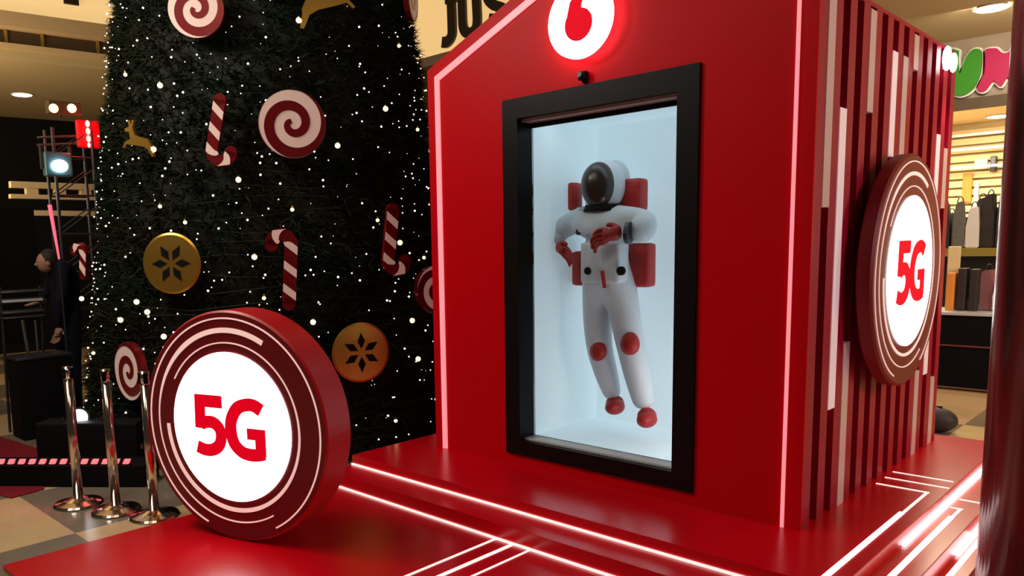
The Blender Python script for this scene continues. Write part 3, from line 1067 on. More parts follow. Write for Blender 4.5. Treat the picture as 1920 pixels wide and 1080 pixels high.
def cane(q, label, H, hook_r, flip, lean, turn, wdt=0.105):
    """striped candy cane; stem along Z, hook at the top, turned over when flip"""
    e = ornament('candy_cane', q, label, 'ornament', 'candy canes on the tree', 0.08, turn)
    stem = [(0, -H / 2 + i * (H - hook_r) / 14) for i in range(15)]
    zt = H / 2 - hook_r
    hook = [(-hook_r + hook_r * math.cos(a), zt + hook_r * math.sin(a)) for a in np.linspace(0, PI * 1.05, 13)[1:]]
    P = [np.array(p) for p in stem + hook]
    n = len(P)
    rot = Matrix.Rotation(lean, 4, 'Y')
    if flip:
        rot = rot @ Matrix.Rotation(PI, 4, 'Y')
    # resample evenly
    seg = [0.0]
    for i in range(1, n):
        seg.append(seg[-1] + float(np.linalg.norm(P[i] - P[i - 1])))
    tot = seg[-1]
    K = 120

    def pt(s):
        s = min(max(s, 0), tot)
        for i in range(1, n):
            if s <= seg[i] + 1e-9:
                u = (s - seg[i - 1]) / (seg[i] - seg[i - 1] + 1e-9)
                return P[i - 1] * (1 - u) + P[i] * u
        return P[-1]
    bodies = {'candy_white': bmesh.new(), 'candy_red': bmesh.new()}
    # body plate in red, white slanted stripes raised on it
    pts_ = [pt(tot * i / 40) for i in range(41)]
    stroke(bodies['candy_red'], pts_, wdt, -0.02, 0.03, rot)
    for end in (0, -1):
        c = pts_[end]
        add_cyl(bodies['candy_red'], rot @ Vector((c[0], -0.02, c[1])), rot @ Vector((c[0], 0.03, c[1])), wdt / 2, wdt / 2, 20)
    build('cane_body', bodies['candy_red'], 'candy_red', e)
    bm = bodies['candy_white']
    ns = max(3, int(tot / 0.155))
    for k in range(ns):
        s0 = tot * (k + 0.55) / ns
        slant = 0.035
        cols = []
        for j in range(7):
            v = -1 + 2 * j / 6
            row = []
            for s in (s0 + slant * v - 0.032, s0 + slant * v + 0.032):
                c = pt(s)
                c2 = pt(s + 0.004)
                c1 = pt(s - 0.004)
                tt = (c2 - c1) / (np.linalg.norm(c2 - c1) + 1e-9)
                nn = np.array([-tt[1], tt[0]])
                p = c + nn * v * wdt / 2 * 1.01
                row.append(p)
            cols.append(row)
        poly = [c[0] for c in cols] + [c[1] for c in cols[::-1]]
        prism(bm, [(float(p[0]), float(p[1])) for p in poly], -0.026, -0.019, rot)
    build('stripes', bm, 'candy_white', e)
    return e


cane((404, 243), 'upside-down candy cane left of the upper swirl disc', 0.46, 0.075, True, 0.22, 0.1, 0.09)
cane((544, 506), 'upright candy cane with its hook at the top, above the round floor sign', 0.54, 0.075, False, 0.08, 0.0, 0.10)
cane((731, 449), 'upside-down candy cane nearest the booth', 0.50, 0.075, True, 0.13, -0.3, 0.10)
cane((158, 490), 'candy cane seen edge-on at the tree side beside the person', 0.26, 0.05, False, 0.12, 0.75, 0.06)


def gold_disc(q, R, label, turn, spin):
    e = ornament('gold_disc', q, label, 'ornament', 'gold discs with diamond cutouts on the tree', 0.08, turn)
    bm = bmesh.new()
    prof = [(0.0, -0.012), (R * 0.5, -0.012), (R * 0.93, -0.006), (R, 0.002), (R * 0.98, 0.014)]
    n = 64
    rings = [[bm.verts.new((r * math.cos(2 * PI * i / n), y, r * math.sin(2 * PI * i / n))) for i in range(n)] for r, y in prof[1:]]
    c = bm.verts.new((0, prof[0][1], 0))
    for i in range(n):
        bm.faces.new((c, rings[0][i], rings[0][(i + 1) % n]))
    for a, b in zip(rings, rings[1:]):
        for i in range(n):
            bm.faces.new((a[i], a[(i + 1) % n], b[(i + 1) % n], b[i]))
    bm.faces.new(rings[-1])
    build('plate', bm, 'gold', e, False)
    for k in range(6):
        a = spin + k * PI / 3
        rot = Matrix.Rotation(-a, 4, 'Y')
        bm = bmesh.new()
        prism(bm, [(R * 0.13, 0), (R * 0.38, R * 0.13), (R * 0.66, 0), (R * 0.38, -R * 0.13)], -0.0155, -0.010, rot)
        build('diamond_opening', bm, 'matt_black', e)
    return e


gold_disc((322, 494), 0.24, 'gold disc with six diamond cutouts at mid height, left of the upright cane', 0.15, 0.0)
gold_disc((677, 661), 0.245, 'gold disc with six diamond cutouts low beside the floor sign', -0.1, PI / 6)

DEER = [(-0.30, 0.02), (-0.22, 0.10), (-0.02, 0.11), (0.12, 0.13), (0.20, 0.26), (0.17, 0.40), (0.21, 0.41), (0.24, 0.31), (0.30, 0.40), (0.33, 0.38),
        (0.29, 0.27), (0.40, 0.22), (0.39, 0.17), (0.28, 0.17), (0.24, 0.04), (0.36, -0.02), (0.42, -0.14), (0.38, -0.15), (0.32, -0.06), (0.14, -0.06),
        (-0.10, -0.05), (-0.24, -0.08), (-0.38, -0.22), (-0.42, -0.20), (-0.33, -0.06)]


def deer(q, label, s, flip, tilt):
    e = ornament('gold_reindeer', q, label, 'ornament', 'gold reindeer on the tree', 0.06)
    bm = bmesh.new()
    rot = Matrix.Rotation(tilt, 4, 'Y') @ Matrix.Diagonal((-1 if flip else 1, 1, 1, 1))
    prism(bm, [(x * s, z * s) for x, z in DEER], -0.012, 0.012, rot)
    build('body', bm, 'gold', e)
    return e


deer((606, 8), 'gold leaping reindeer cut off by the top edge of the view', 0.62, False, -0.35)
deer((262, 268), 'gold reindeer half sunk in the branches above the upper gold disc', 0.42, True, 0.2)

# ------------------------------------------------------------------ queue posts
PB = bmesh.new()
post_label = ['chrome queue post furthest from the round floor sign', 'chrome queue post standing between the two others', 'chrome queue post closest to the round floor sign']


def make_post():
    e = empty('queue_post', (0, 0, 0), post_label[0], 'queue post', 0, 'chrome queue posts beside the red floor')
    bm = bmesh.new()
    prof = [(0.0, 0.0), (0.16, 0.0), (0.165, 0.008), (0.155, 0.020), (0.09, 0.034), (0.045, 0.050), (0.0, 0.052)]
    n = 40
    rings = [[bm.verts.new((r * math.cos(2 * PI * i / n), r * math.sin(2 * PI * i / n), z)) for i in range(n)] for r, z in prof[1:-1]]
    for a, b in zip(rings, rings[1:]):
        for i in range(n):
            bm.faces.new((a[i], a[(i + 1) % n], b[(i + 1) % n], b[i]))
    bm.faces.new(rings[0][::-1])
    bm.faces.new(rings[-1])
    build('base', bm, 'chrome', e, False)
    bm = bmesh.new()
    add_cyl(bm, (0, 0, 0.045), (0, 0, 0.90), 0.033, 0.033, 32)
    build('post', bm, 'chrome', e, True)
    bm = bmesh.new()
    add_cyl(bm, (0, 0, 0.90), (0, 0, 0.985), 0.035, 0.035, 32)
    hd = build('belt_head', bm, 'chrome', e, True)
    for k in range(4):
        bm = bmesh.new()
        a = k * PI / 2 + 0.4
        add_box(bm, 0.032, 0.041, -0.014, 0.014, 0.905, 0.975, 0.002, Matrix.Rotation(a, 4, 'Z'))
        build('belt_slot', bm, 'matt_black', hd)
    return e


def copy_tree(o, parent=None):
    c = o.copy()
    COL.objects.link(c)
    c.parent = parent
    for ch in [x for x in bpy.data.objects if x.parent == o]:
        copy_tree(ch, c)
    return c


PB.free()
post = make_post()
posts = [post] + [copy_tree(post) for _ in range(2)]
for o, l, (x, y), rz in zip(posts, post_label, ((-5.613, 1.916), (-5.26, 2.036), (-4.953, 2.168)), (0, 0.5, 0.9)):
    o.location = (x, y, 0)
    o.rotation_euler = (0, 0, rz)
    o['label'] = l

# ------------------------------------------------------------------ stage corner on the left
# red carpet
bm = bmesh.new()
prism(bm, [(-9.2, 1.9), (-8.4, 2.16), (-7.30, 2.28), (-6.16, 1.86), (-6.12, 1.62), (-9.2, 0.9)], 0, 1)
for v in bm.verts:
    v.co = Vector((v.co.x, v.co.z, 0.0 if v.co.y < 0.5 else 0.008))
tag(build('carpet', bm, 'carpet'), 'dark red carpet under the stage edge at the left', 'carpet')
# low black stage edge with red light dashes
d = Vector((0.755, 0.656, 0)).normalized()
sa = math.atan2(0.656, 0.755)
se = empty('stage_edge', (-6.10, 2.00, 0.008), 'low black stage edge board behind the chrome posts', 'stage edge', sa)
bm = bmesh.new()
add_box(bm, -0.95, 0.62, 0.0, 0.26, 0, 0.16, 0.008)
build('board', bm, 'matt_black', se)
rl = empty('rope_light', (-6.10, 2.00, 0.168), 'red rope light with slanted glowing dashes on the black stage edge', 'rope light', sa)
bm = bmesh.new()
add_box(bm, -0.75, 0.50, 0.02, 0.06, 0.0, 0.012)
build('strip', bm, 'matt_black', rl)
for k in range(14):
    bm = bmesh.new()
    x = -0.60 + k * 0.083
    prism(bm, [(x - 0.028, 0.010), (x + 0.018, 0.010), (x + 0.034, 0.046), (x - 0.010, 0.046)], 0.012, 0.030)
    build('glowing_dash', bm, 'rope_led', rl)

# road case and floor lamp at the foot of the tree
e = empty('equipment_case', (-6.38, 2.33, 0.0), 'black equipment case on the floor at the foot of the tree', 'equipment case', sa)
bm = bmesh.new()
add_box(bm, -0.42, 0.42, -0.11, 0.11, 0.03, 0.42, 0.015)
build('body', bm, 'matt_black', e)
for sx in (-1, 1):
    bm = bmesh.new()
    add_box(bm, sx * 0.43 - 0.012, sx * 0.43 + 0.012, -0.07, 0.07, 0.2, 0.24, 0.004)
    build('handle', bm, 'steel', e)
    for sy in (-1, 1):
        bm = bmesh.new()
        add_cyl(bm, (sx * 0.34 - 0.015, sy * 0.09, 0.03), (sx * 0.34 + 0.015, sy * 0.09, 0.03), 0.03, 0.03, 16)
        build('wheel', bm, 'dark_metal', e)
e = empty('floor_spotlight', (-6.50, 2.30, 0.175), 'round white floor spotlight shining between the first two chrome posts', 'spotlight', -0.9)
dirc = Vector((6.5, -2.3, 1.4)).normalized()
e.rotation_euler = (0, 0, 0)
p = at(148, 783, 0, -6.45) - e.location
bm = bmesh.new()
add_cyl(bm, p - dirc * 0.16, p - dirc * 0.01, 0.055, 0.085, 24)
build('can', bm, 'matt_black', e, False)
bm = bmesh.new()
add_cyl(bm, p - dirc * 0.012, p + dirc * 0.006, 0.066, 0.066, 24)
build('lens', bm, 'white_lamp', e)
bm = bmesh.new()
add_box(bm, p.x - 0.20, p.x - 0.0, p.y - 0.10, p.y + 0.10, -0.0, 0.012)
build('foot', bm, 'dark_metal', e)
for sy in (-0.095, 0.095):
    bm = bmesh.new()
    add_box(bm, p.x - 0.12, p.x - 0.08, p.y + sy - 0.005, p.y + sy + 0.005, 0.0, p.z)
    build('bracket_arm', bm, 'dark_metal', e)

# lighting truss with lamps
XT = -9.2


def tp(x, y, dx=0.0):
    return at(x, y, 0, XT + dx)


tr = empty('lighting_truss', Vector((XT, 3.0, 0)), 'dark metal lighting tower with crossbars beside the tree', 'lighting truss')
to = tr.location
bm = bmesh.new()
ya, yb = tp(90, 240).y - to.y, tp(162, 240).y - to.y
for yy in (ya, yb):
    for dx in (-0.12, 0.12):
        add_cyl(bm, (dx, yy, 0), (dx, yy, 3.12), 0.018, 0.018, 10)
build('upright', bm, 'dark_metal', tr)
for dx in (-0.12, 0.12):
    bm = bmesh.new()
    for z in np.arange(0.3, 3.1, 0.42):
        add_cyl(bm, (dx, ya, z), (dx, yb, z), 0.009, 0.009, 8)
        add_cyl(bm, (dx, ya, z), (dx, yb, z + 0.3), 0.007, 0.007, 8)
        add_cyl(bm, (dx, yb, z + 0.3), (dx, yb, z + 0.42), 0.007, 0.007, 8)
    build('cross_brace', bm, 'dark_metal', tr)
bm = bmesh.new()
for yy_ in (258, 272):
    p = tp(70, yy_) - to
    q = tp(172, yy_ - 4) - to
    add_cyl(bm, p, q, 0.012, 0.012, 8)
build('crossbar', bm, 'steel', tr)

c = tp(119, 203, 0.14)
e = empty('blinder_lamp', c, 'black twin lamp with two round yellow bulbs on top of the lighting tower', 'stage light')
bm = bmesh.new()
add_box(bm, -0.06, 0.06, -0.17, 0.17, -0.065, 0.065, 0.012)
build('housing', bm, 'brown_dark', e)
for q in ((101, 203), (135, 203)):
    bm = bmesh.new()
    p = tp(q[0], q[1], 0.21) - c
    add_cyl(bm, p - Vector((0.012, 0, 0)), p, 0.047, 0.047, 24)
    build('bulb', bm, 'yellow_lamp', e)
bm = bmesh.new()
add_cyl(bm, (-0.1, 0, -0.10), (-0.1, 0, 0.0), 0.01, 0.01, 8)
build('clamp', bm, 'dark_metal', e)

c = tp(165, 250, 0.10)
e = empty('red_stage_light', c, 'glowing red stage light bar at the tree side of the tower', 'stage light')
bm = bmesh.new()
add_box(bm, -0.05, 0.02, -0.12, 0.13, -0.16, 0.14, 0.02)
build('housing', bm, 'red_bloom_case', e)
for i, yy in enumerate((232, 246, 260, 272)):
    bm = bmesh.new()
    p = tp(164 + i, yy, 0.14) - c
    add_ball(bm, p, 0.030 if i < 3 else 0.022, 14, 10, (0.6, 0.8, 1.25))
    build('lamp', bm, 'red_lamp', e, True)
l = bpy.data.lights.new('red_glow', 'POINT')
l.energy = 6
l.color = (1, 0.03, 0.03)
l.shadow_soft_size = 0.05
o = bpy.data.objects.new('red_glow', l)
COL.objects.link(o)
o.location = c + Vector((0.30, -0.05, 0))

c = tp(110, 308, 0.12)
e = empty('moving_head_light', c, 'white stage light with a teal square housing under the red lamp', 'stage light')
bm = bmesh.new()
add_box(bm, -0.10, 0.02, -0.14, 0.14, -0.13, 0.13, 0.02)
build('housing', bm, 'teal_case', e)
bm = bmesh.new()
p = tp(113, 311, 0.17) - c
add_ball(bm, p, 0.072, 24, 14, (0.35, 1.15, 0.92))
build('lens', bm, 'white_lamp', e, True)
for sy in (-0.15, 0.15):
    bm = bmesh.new()
    add_box(bm, -0.10, -0.04, sy - 0.01, sy + 0.01, -0.05, 0.2)
    build('bracket_arm', bm, 'dark_metal', e)

# gallery railing far behind the truss
e = empty('gallery_railing', (-10.6, 3.0, 0), 'beige gallery railing beams far behind the stage lights', 'railing', 0)
for (y0, y1, nm) in ((340, 352, 'rail'), (364, 372, 'rail'), (394, 404, 'rail')):
    a, b = at(18, y0, 0, -10.6), at(175, y0 - 1, 0, -10.6)
    c_ = at(18, y1, 0, -10.6)
    bm = bmesh.new()
    add_box(bm, -0.05, 0.05, a.y - 3.0, b.y - 3.0, c_.z, a.z)
    build(nm, bm, 'cream', e)
for x in (112, 60, 160):
    a, b = at(x, 352, 0, -10.6), at(x, 364, 0, -10.6)
    bm = bmesh.new()
    add_box(bm, -0.04, 0.04, a.y - 3.08, a.y - 2.94, b.z - 0.01, a.z + 0.01)
    build('spacer', bm, 'cream', e)
bm = bmesh.new()
for yy in (-0.9, 1.3):
    add_box(bm, -0.06, 0.06, yy - 0.06, yy + 0.06, 0, 2.2)
build('post', bm, 'brown_dark', e)

# dark banner and leaning pink tube
e = empty('dark_banner', Vector((-9.5, 2.1, 0)), 'tall black banner stand behind the keyboard', 'banner')
a, b = at(0, 388, 0, -9.5), at(84, 640, 0, -9.5)
bm = bmesh.new()
add_box(bm, -0.02, 0.02, a.y - 2.4, b.y - 2.1, b.z, a.z, 0.004)
build('panel', bm, 'matt_black', e)
bm = bmesh.new()
add_cyl(bm, (0, 0, 0), (0, 0, b.z), 0.03, 0.03, 12)
add_cyl(bm, (0, 0, 0), (0, 0, 0.02), 0.25, 0.25, 24)
build('stand', bm, 'dark_metal', e)
p, q = at(93, 384, 0, -8.2), at(111, 486, 0, -8.2)
e = empty('tube_light', Vector((-8.2, q.y, 0)), 'thin pink light tube leaning above the person', 'tube light')
bm = bmesh.new()
add_cyl(bm, p - e.location, q - e.location, 0.020, 0.010, 12)
build('tube', bm, 'pink_tube', e)
bm = bmesh.new()
add_cyl(bm, q - e.location, (0, 0, 0.02), 0.010, 0.012, 10)
add_cyl(bm, (0, 0, 0), (0, 0, 0.02), 0.12, 0.12, 20)
build('stand', bm, 'dark_metal', e)

# keyboard on its stand
XK = -8.35
a, b = at(2, 590, 0, XK), at(86, 588, 0, XK)
e = empty('keyboard_rack', Vector((XK, (a.y + b.y) / 2, 0)), 'two-tier keyboard stand with grey instruments in front of the person', 'keyboard')
ko = e.location
for yy, h, m in ((546, 0.025, 'steel'), (563, 0.05, 'grey_trim'), (584, 0.035, 'steel'), (594, 0.02, 'steel')):
    z = at(45, yy, 0, XK).z
    bm = bmesh.new()
    add_box(bm, -0.16, 0.0, a.y - ko.y, b.y - ko.y, z - h / 2, z + h / 2, 0.006)
    build('keyboard' if h > 0.03 else 'shelf', bm, 'dark_metal', e)
    bm = bmesh.new()
    add_box(bm, 0.0, 0.006, a.y - ko.y + 0.02, b.y - ko.y - 0.02, z - h / 4, z + h / 4)
    build('edge_strip', bm, m, e)
for yy in (a.y - ko.y + 0.02, b.y - ko.y - 0.03):
    bm = bmesh.new()
    add_cyl(bm, (-0.14, yy, 0), (-0.02, yy, 1.45), 0.014, 0.014, 10)
    build('leg', bm, 'dark_metal', e)
bm = bmesh.new()
p, q = at(42, 600, 0, XK), at(54, 668, 0, XK)
add_cyl(bm, p - ko, q - ko, 0.016, 0.016, 10)
p, q = at(66, 600, 0, XK), at(72, 668, 0, XK)
add_cyl(bm, p - ko, q - ko, 0.012, 0.012, 10)
build('brace', bm, 'steel', e)
a, b = at(30, 672, 0, -7.95), at(135, 668, 0, -7.95)
e = empty('side_table', Vector((-7.95, (a.y + b.y) / 2, 0)), 'black cloth-covered table below the keyboard stand', 'table')
bm = bmesh.new()
hw = (b.y - a.y) / 2
add_box(bm, -0.35, 0.0, -hw, hw, a.z - 0.03, a.z, 0.006)
build('tabletop', bm, 'dark_metal', e)
bm = bmesh.new()
add_box(bm, -0.34, -0.01, -hw + 0.01, hw - 0.01, 0.01, a.z - 0.03)
build('table_skirt', bm, 'matt_black', e)

# person bending over the keyboard
XP = -8.75
pe = empty('person', Vector((XP, at(120, 600, 0, XP).y, 0)), 'person in dark navy clothes leaning over the keyboard stand', 'person')
po = pe.location


def Pp(x, y, dx=0.0):
    return at(x, y, 0, XP + dx) - po


hip = Pp(126, 600)
Jp = [(hip, (0.15, 0.12)), (Pp(124, 560, 0.02), (0.15, 0.12)), (Pp(120, 520, 0.03), (0.17, 0.13)), (Pp(112, 494, 0.05), (0.13, 0.11)), (Pp(102, 484, 0.06), 0.06),
      (Pp(96, 478, 0.07), 0.05),
      (Pp(118, 500, 0.18), 0.075), (Pp(116, 545, 0.26), 0.060), (Pp(108, 590, 0.26), 0.048), (Pp(108, 612, 0.26), 0.036),
      (Pp(106, 500, -0.12), 0.07), (Pp(92, 540, -0.18), 0.058), (Pp(78, 560, -0.12), 0.045),
      (hip + Vector((0.10, 0, -0.12)), 0.11), (Vector((0.12, 0.02, 0.52)), 0.075), (Vector((0.12, 0.03, 0.08)), 0.05), (Vector((0.14, -0.14, 0.045)), 0.045),
      (hip + Vector((-0.10, 0, -0.12)), 0.11), (Vector((-0.12, 0.0, 0.52)), 0.075), (Vector((-0.12, 0.02, 0.08)), 0.05), (Vector((-0.12, -0.15, 0.045)), 0.045)]
Ep = [(0, 1), (1, 2), (2, 3), (3, 4), (4, 5), (3, 6), (6, 7), (7, 8), (8, 9), (3, 10), (10, 11), (11, 12), (0, 13), (13, 14), (14, 15), (15, 16), (0, 17), (17, 18), (18, 19), (19, 20)]
skin_obj('clothed_body', Jp, Ep, 'navy', pe)
bm = bmesh.new()
hd = Pp(85, 492, 0.09)
add_ball(bm, hd, 0.088, 20, 14, (0.85, 1.0, 1.2))
add_ball(bm, hd + Vector((0.0, -0.09, -0.02)), 0.018, 10, 8)
for s in (-1, 1):
    add_ball(bm, hd + Vector((s * 0.075, 0.005, -0.01)), 0.022, 10, 8, (0.5, 1, 1.3))
build('head', bm, 'skin', pe, True)
bm = bmesh.new()
add_ball(bm, hd + Vector((0, 0.035, 0.03)), 0.100, 20, 14, (0.9, 0.95, 1.1))
build('hair', bm, 'hair', pe, True)
for base, fw in ((Pp(108, 622, 0.27), (0.0, -0.25, -1)), (Pp(74, 565, -0.11), (0.1, -1, -0.3))):
    js, es = glove(base, fw, (0, 1, 0.1), (0.6, -0.6, 0), 0.9)
    skin_obj('hand', js, es, 'skin', pe, 1)

# ------------------------------------------------------------------ shop signs across the atrium
je = empty('shop_sign', (-9.2, 9.45, 4.87), 'lit cream shop sign with dark capitals JUS above the booth gable', 'sign')
bm = bmesh.new()
add_box(bm, -2.2, 4.6, 0.0, 0.15, 0.0, 1.5)
build('panel', bm, 'sign_cream', je)


def pix_stroke(bm, pts, w, yplane, origin, m0, m1):
    stroke(bm, [((at(x, y, 1, yplane) - origin).x, (at(x, y, 1, yplane) - origin).z) for x, y in pts], w, m0, m1)


bm = bmesh.new()
pj = catmull([(832, 80), (841, 79), (849, 68), (850, 50), (848, -10)], 4)
pix_stroke(bm, pj, 0.17, 9.45, je.location, -0.05, 0.0)
pix_stroke(bm, [(838, 3), (858, -2)], 0.10, 9.45, je.location, -0.049, 0.0)
build('letter', bm, 'dark_letter', je)
bm = bmesh.new()
pj = catmull([(868, -20), (869, 20), (871, 52), (880, 63), (892, 58), (897, 42), (896, 10), (894, -25)], 4)
pix_stroke(bm, pj, 0.16, 9.45, je.location, -0.05, 0.0)
build('letter', bm, 'dark_letter', je)
bm = bmesh.new()
pj = catmull([(948, -14), (935, -22), (920, -14), (917, -2), (928, 10), (944, 16), (948, 28), (938, 36), (920, 36)], 4)
pix_stroke(bm, pj, 0.15, 9.45, je.location, -0.05, 0.0)
build('letter', bm, 'dark_letter', je)

le = empty('shop_sign', LM_ @ Vector((0.0, 0, 4.76)), 'lit cream shop sign with dark capitals cut by the top corner', 'sign', -LA)
bm = bmesh.new()
add_box(bm, 0.0, 0.05, -3.0, 3.2, 0.0, 1.4)
build('panel', bm, 'sign_cream', le)


def lrot(pts, w, bm):
    # local plane faces +X: letters drawn in YZ
    mt = Matrix.Rotation(PI / 2, 4, 'Z')
    stroke(bm, pts, w, -0.09, -0.05, mt)


yo = at(50, 4, 0, -11.0)
yt = at(127, 15, 0, -11.0)
zb = yt.z - 4.76
bm = bmesh.new()
c0 = (yo.y - 3.35, zb + 0.36)
lrot([(c0[0] + 0.22 * math.cos(a), c0[1] + 0.30 * math.sin(a)) for a in np.linspace(-PI / 2, 1.5 * PI, 40)], 0.13, bm)
build('letter', bm, 'dark_letter', le)
bm = bmesh.new()
lrot([(yt.y - 3.35, zb), (yt.y - 3.35, zb + 0.66)], 0.18, bm)
lrot([(yt.y - 3.60, zb + 0.66), (yt.y - 3.10, zb + 0.66)], 0.14, bm)
build('letter', bm, 'dark_letter', le)

# ------------------------------------------------------------------ shop on the right
ue = empty('shop_sign', (-1.85, 9.2, 3.05), 'grey shopfront band with bubble letters, green U and magenta M', 'sign')
uo = ue.location


def up_(x, y):
    p = at(x, y, 1, 9.2) - uo
    return (p.x, p.z)


def outline(px, grow):
    P = [np.array(up_(*q)) for q in px]
    c = sum(P) / len(P)
    Q = catmull(P + [P[0]], 4)[:-1]
    out = []
    for i, p in enumerate(Q):
        t = Q[(i + 1) % len(Q)] - Q[i - 1]
        n_ = np.array([t[1], -t[0]]) / (np.linalg.norm(t) + 1e-9)
        out.append(p + n_ * grow)
    return out


U_PX = [(1786, 96), (1777, 130), (1780, 168), (1797, 180), (1812, 179), (1828, 168), (1840, 145), (1844, 120), (1843, 97), (1828, 95), (1815, 110), (1808, 128), (1803, 140), (1800, 118), (1801, 97)]
M_PX = [(1850, 97), (1851, 118), (1849, 140), (1836, 166), (1842, 173), (1852, 170), (1865, 154), (1873, 158), (1880, 163), (1889, 150), (1894, 147), (1904, 155), (1917, 150),
        (1922, 120), (1917, 88), (1905, 87), (1896, 98), (1888, 102), (1880, 100), (1872, 93), (1860, 93)]
for px_, m, nm in ((U_PX[::-1], 'green', 'letter_u'), (M_PX[::-1], 'magenta', 'letter_m')):
    for grow, d0_, mm, nn in ((0.0, -0.08, m, nm), (0.018, -0.05, 'shop_white', 'letter_edge')):
        bm = bmesh.new()
        prism(bm, [(float(q[0]), float(q[1])) for q in outline(px_, -grow)], d0_, -0.004)
        bmesh.ops.triangulate(bm, faces=[f for f in bm.faces if len(f.verts) > 4])
        build(nn, bm, mm, ue)

# slatted rear display wall, cards, shelves
e = empty('slatwall', (-2.2, 13.1, 0), 'cream slatted display wall at the back of the shop', 'display wall')
bm = bmesh.new()
for i in range(16):
    z = 1.35 + i * 0.115
    add_box(bm, -1.1, 1.2, -0.02, 0.06, z, z + 0.085)
build('slats', bm, 'shop_cream', e)
bm = bmesh.new()
for z in (2.62, 2.86, 3.05):
    add_box(bm, -1.1, 1.4, -0.3, -0.24, z, z + 0.03)
build('light_rail', bm, 'batten_lit', e)


def shop_box(name, x0, y0, x1, y1, Y, depth, m, label, cat, group=None, bevel=0.01):
    a, b = at(x0, y1, 1, Y), at(x1, y0, 1, Y)
    e = empty(name, Vector(((a.x + b.x) / 2, Y, a.z)), label, cat, 0, group)
    w_ = (b.x - a.x) / 2
    bm = bmesh.new()
    add_box(bm, -w_, w_, 0, depth, 0, b.z - a.z, bevel)
    build('body', bm, m, e)
    return e, w_, b.z - a.z


e, w_, h_ = shop_box('framed_poster', 1826, 296, 1852, 318, 13.04, 0.04, 'shop_white', 'pale framed poster on the shop back wall', 'poster')
e, w_, h_ = shop_box('speaker_box', 1855, 292, 1868, 322, 12.98, 0.10, 'dark_metal', 'dark grey speaker box beside the pale poster', 'speaker')
e, w_, h_ = shop_box('orange_card', 1802, 324, 1824, 380, 13.04, 0.04, 'orange', 'tall orange promotional card inside the shop', 'card')
e, w_, h_ = shop_box('grey_mirror', 1823, 342, 1836, 400, 13.04, 0.04, 'grey_trim', 'narrow grey panel beside the orange card', 'panel')

# display gondola with rails of bags and shoes
ga = at(1745, 470, 1, 10.2)
gb = at(1905, 450, 1, 10.2)
gd = empty('display_rack', Vector((-1.9, 10.2, 0)), 'dark display rack with a golden shelf board in the shop', 'display rack')
for (yy, hh, m) in ((465, 0.09, 'shelf_gold'),):
    p = at(1830, yy, 1, 10.2)
    bm = bmesh.new()
    add_box(bm, -0.75, 0.62, 0.0, 0.45, p.z - hh, p.z, 0.005)
    build('shelf', bm, m, gd)
bm = bmesh.new()
add_box(bm, -0.75, 0.62, 0.45, 0.5, 0.0, at(1830, 440, 1, 10.65).z)
build('back_board', bm, 'shoe_dark', gd)
for sx in (-0.74, 0.6):
    bm = bmesh.new()
    add_box(bm, sx, sx + 0.03, 0.0, 0.45, 0.0, at(1830, 440, 1, 10.2).z)
    build('upright', bm, 'dark_metal', gd)
random.seed(11)
gz = at(1830, 465, 1, 10.2).z


def bag(loc, w, h, dd, m, label, group):
    e = empty('handbag', loc, label, 'bag', random.uniform(-0.3, 0.3), group)
    bm = bmesh.new()
    pts = [(-w / 2, 0), (w / 2, 0), (w * 0.46, h * 0.55), (w * 0.28, h), (-w * 0.3, h * 0.96), (-w * 0.48, h * 0.5)]
    prism(bm, pts, -dd / 2, dd / 2)
    bmesh.ops.bevel(bm, geom=list(bm.edges), offset=0.012, segments=2, affect='EDGES')
    build('body', bm, m, e, False)
    bm = bmesh.new()
    prev = None
    for i in range(9):
        a = PI * i / 8
        p = Vector((w * 0.22 * math.cos(a), 0, h * 0.95 + 0.07 * math.sin(a)))
        if prev is not None:
            add_cyl(bm, prev, p, 0.006, 0.006, 6)
        prev = p
    build('handle', bm, 'dark_metal', e)
    return e


BAGS = [(1768, 64, 'shoe_dark', 'black bag hidden deepest behind the booth edge on the golden shelf'),
        (1781, 50, 'shoe_grey', 'grey bag at the booth end of the golden shelf'),
        (1796, 66, 'shoe_grey', 'speckled grey bag, second from the booth edge on the golden shelf'),
        (1810, 44, 'shoe_dark', 'low black bag between the speckled grey bag and the white bag'),
        (1823, 58, 'shop_white', 'white bag in the middle of the golden shelf'),
        (1837, 70, 'shoe_dark', 'tallest black bag on the golden shelf'),
        (1852, 74, 'shoe_dark', 'wide black bag next to the tallest one on the golden shelf'),
        (1866, 56, 'shoe_grey', 'grey bag between black bags on the golden shelf'),
        (1879, 78, 'shoe_dark', 'black bag near the column end of the golden shelf'),
        (1892, 48, 'shop_white', 'pale bag at the column end of the golden shelf')]
for k_, (bx, hpx, m, lab) in enumerate(BAGS):
    p = at(bx, 462, 1, 10.25 + 0.10 * (k_ % 2))
    bag(Vector((p.x, p.y, gz)), 0.13, hpx * 0.0078, 0.10, m, lab, 'bags on the golden shelf')

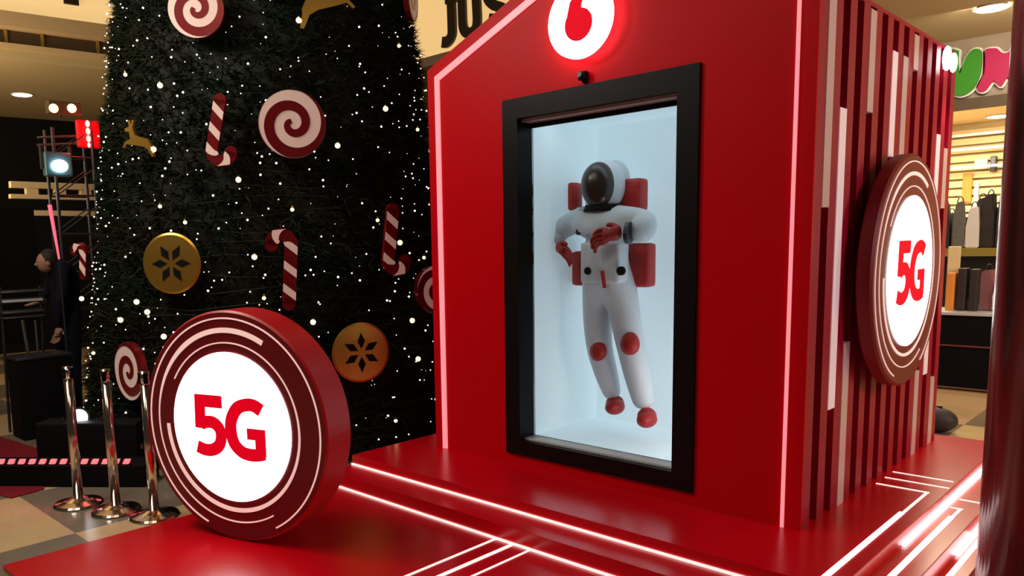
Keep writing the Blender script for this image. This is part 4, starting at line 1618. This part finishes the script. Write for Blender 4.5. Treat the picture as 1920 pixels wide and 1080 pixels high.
# black counter in front of the shop, with goods on it
ce = empty('shop_counter', (-1.95, 9.24, 0.0), 'long black counter along the shopfront', 'counter')
zt = 0.96
bm = bmesh.new()
add_box(bm, -0.95, 1.4, 0.02, 0.6, 0.17, zt - 0.03)
build('front', bm, 'matt_black', ce)
bm = bmesh.new()
add_box(bm, -0.95, 1.4, 0.0, 0.62, zt - 0.03, zt, 0.004)
build('countertop', bm, 'grey_trim', ce)
bm = bmesh.new()
add_box(bm, -0.95, 1.4, 0.008, 0.02, 0.615, 0.63)
build('trim_line', bm, 'steel', ce)
bm = bmesh.new()
add_box(bm, -0.95, 1.4, 0.008, 0.02, 0.185, 0.20)
build('trim_line', bm, 'steel', ce)
bm = bmesh.new()
add_box(bm, -0.95, 1.4, 0.04, 0.58, 0.0, 0.17)
build('plinth', bm, 'shop_cream', ce)


def goods(x0, y0, x1, y1, m, label, cat, name='goods_box'):
    Y = 9.64 if cat == 'card' else 9.45
    return shop_box(name, x0, y0, x1, y1, Y, 0.03 if cat == 'card' else 0.16, m, label, cat)


def stand_on(e, z):
    e.location.z = z


for args in ((1793, 503, 1813, 568, 'shoe_dark', 'tall black boot box on the counter beside the booth', 'box'),
             (1815, 505, 1835, 566, 'shoe_dark', 'black box with a white top beside the taller black box', 'box'),
             (1775, 462, 1802, 510, 'shop_cream', 'cream card standing on the counter behind the small orange carton', 'card'),
             (1774, 512, 1791, 540, 'orange', 'small orange carton on the counter beside the booth edge', 'box')):
    e, w_, h_ = goods(*args)
    # sit on the counter top
    for ch in [o for o in bpy.data.objects if o.parent == e]:
        pass
    dz = e.location.z - zt
    for ch in [o for o in bpy.data.objects if o.parent == e]:
        for v in ch.data.vertices:
            v.co.z = dz * (v.co.z > 0.02) + v.co.z if v.co.z > 0.02 else 0.0
    e.location.z = zt
bag(Vector((-1.78, 9.62, zt)), 0.16, 0.42, 0.12, 'pinkish', 'pink bag standing on the black counter', None)
bag(Vector((-1.66, 9.56, zt)), 0.12, 0.30, 0.10, 'shop_white', 'white bag standing on the black counter', None)
bag(Vector((-1.92, 9.60, zt)), 0.20, 0.13, 0.14, 'shoe_grey', 'low grey bag lying on the black counter', None)

# dark lump on the floor behind the platform
e = empty('floor_bag', (-1.83, 7.95, 0), 'black bag lying on the floor behind the platform', 'bag')
bm = bmesh.new()
add_ball(bm, (0, 0, 0.11), 0.16, 20, 14, (1.3, 0.8, 0.75))
for v in bm.verts:
    v.co.z = max(0.0, v.co.z)
build('body', bm, 'shoe_dark', e, True)
bm = bmesh.new()
add_cyl(bm, (-0.08, 0, 0.22), (0.08, 0, 0.23), 0.012, 0.012, 8)
build('handle', bm, 'dark_metal', e)

# ------------------------------------------------------------------ polished round column at the right edge
e = empty('round_column', (-0.115, 2.9, 0), 'dark polished brown round column cropped by the side edge', 'column')
bm = bmesh.new()
bmesh.ops.create_cone(bm, cap_ends=True, segments=96, radius1=0.40, radius2=0.40, depth=3.9, matrix=Matrix.Translation((0, 0, 2.05)))
build('shaft', bm, 'column', e, True)
bm = bmesh.new()
bmesh.ops.create_cone(bm, cap_ends=True, segments=96, radius1=0.43, radius2=0.42, depth=0.1, matrix=Matrix.Translation((0, 0, 0.05)))
build('base_ring', bm, 'steel', e, False)
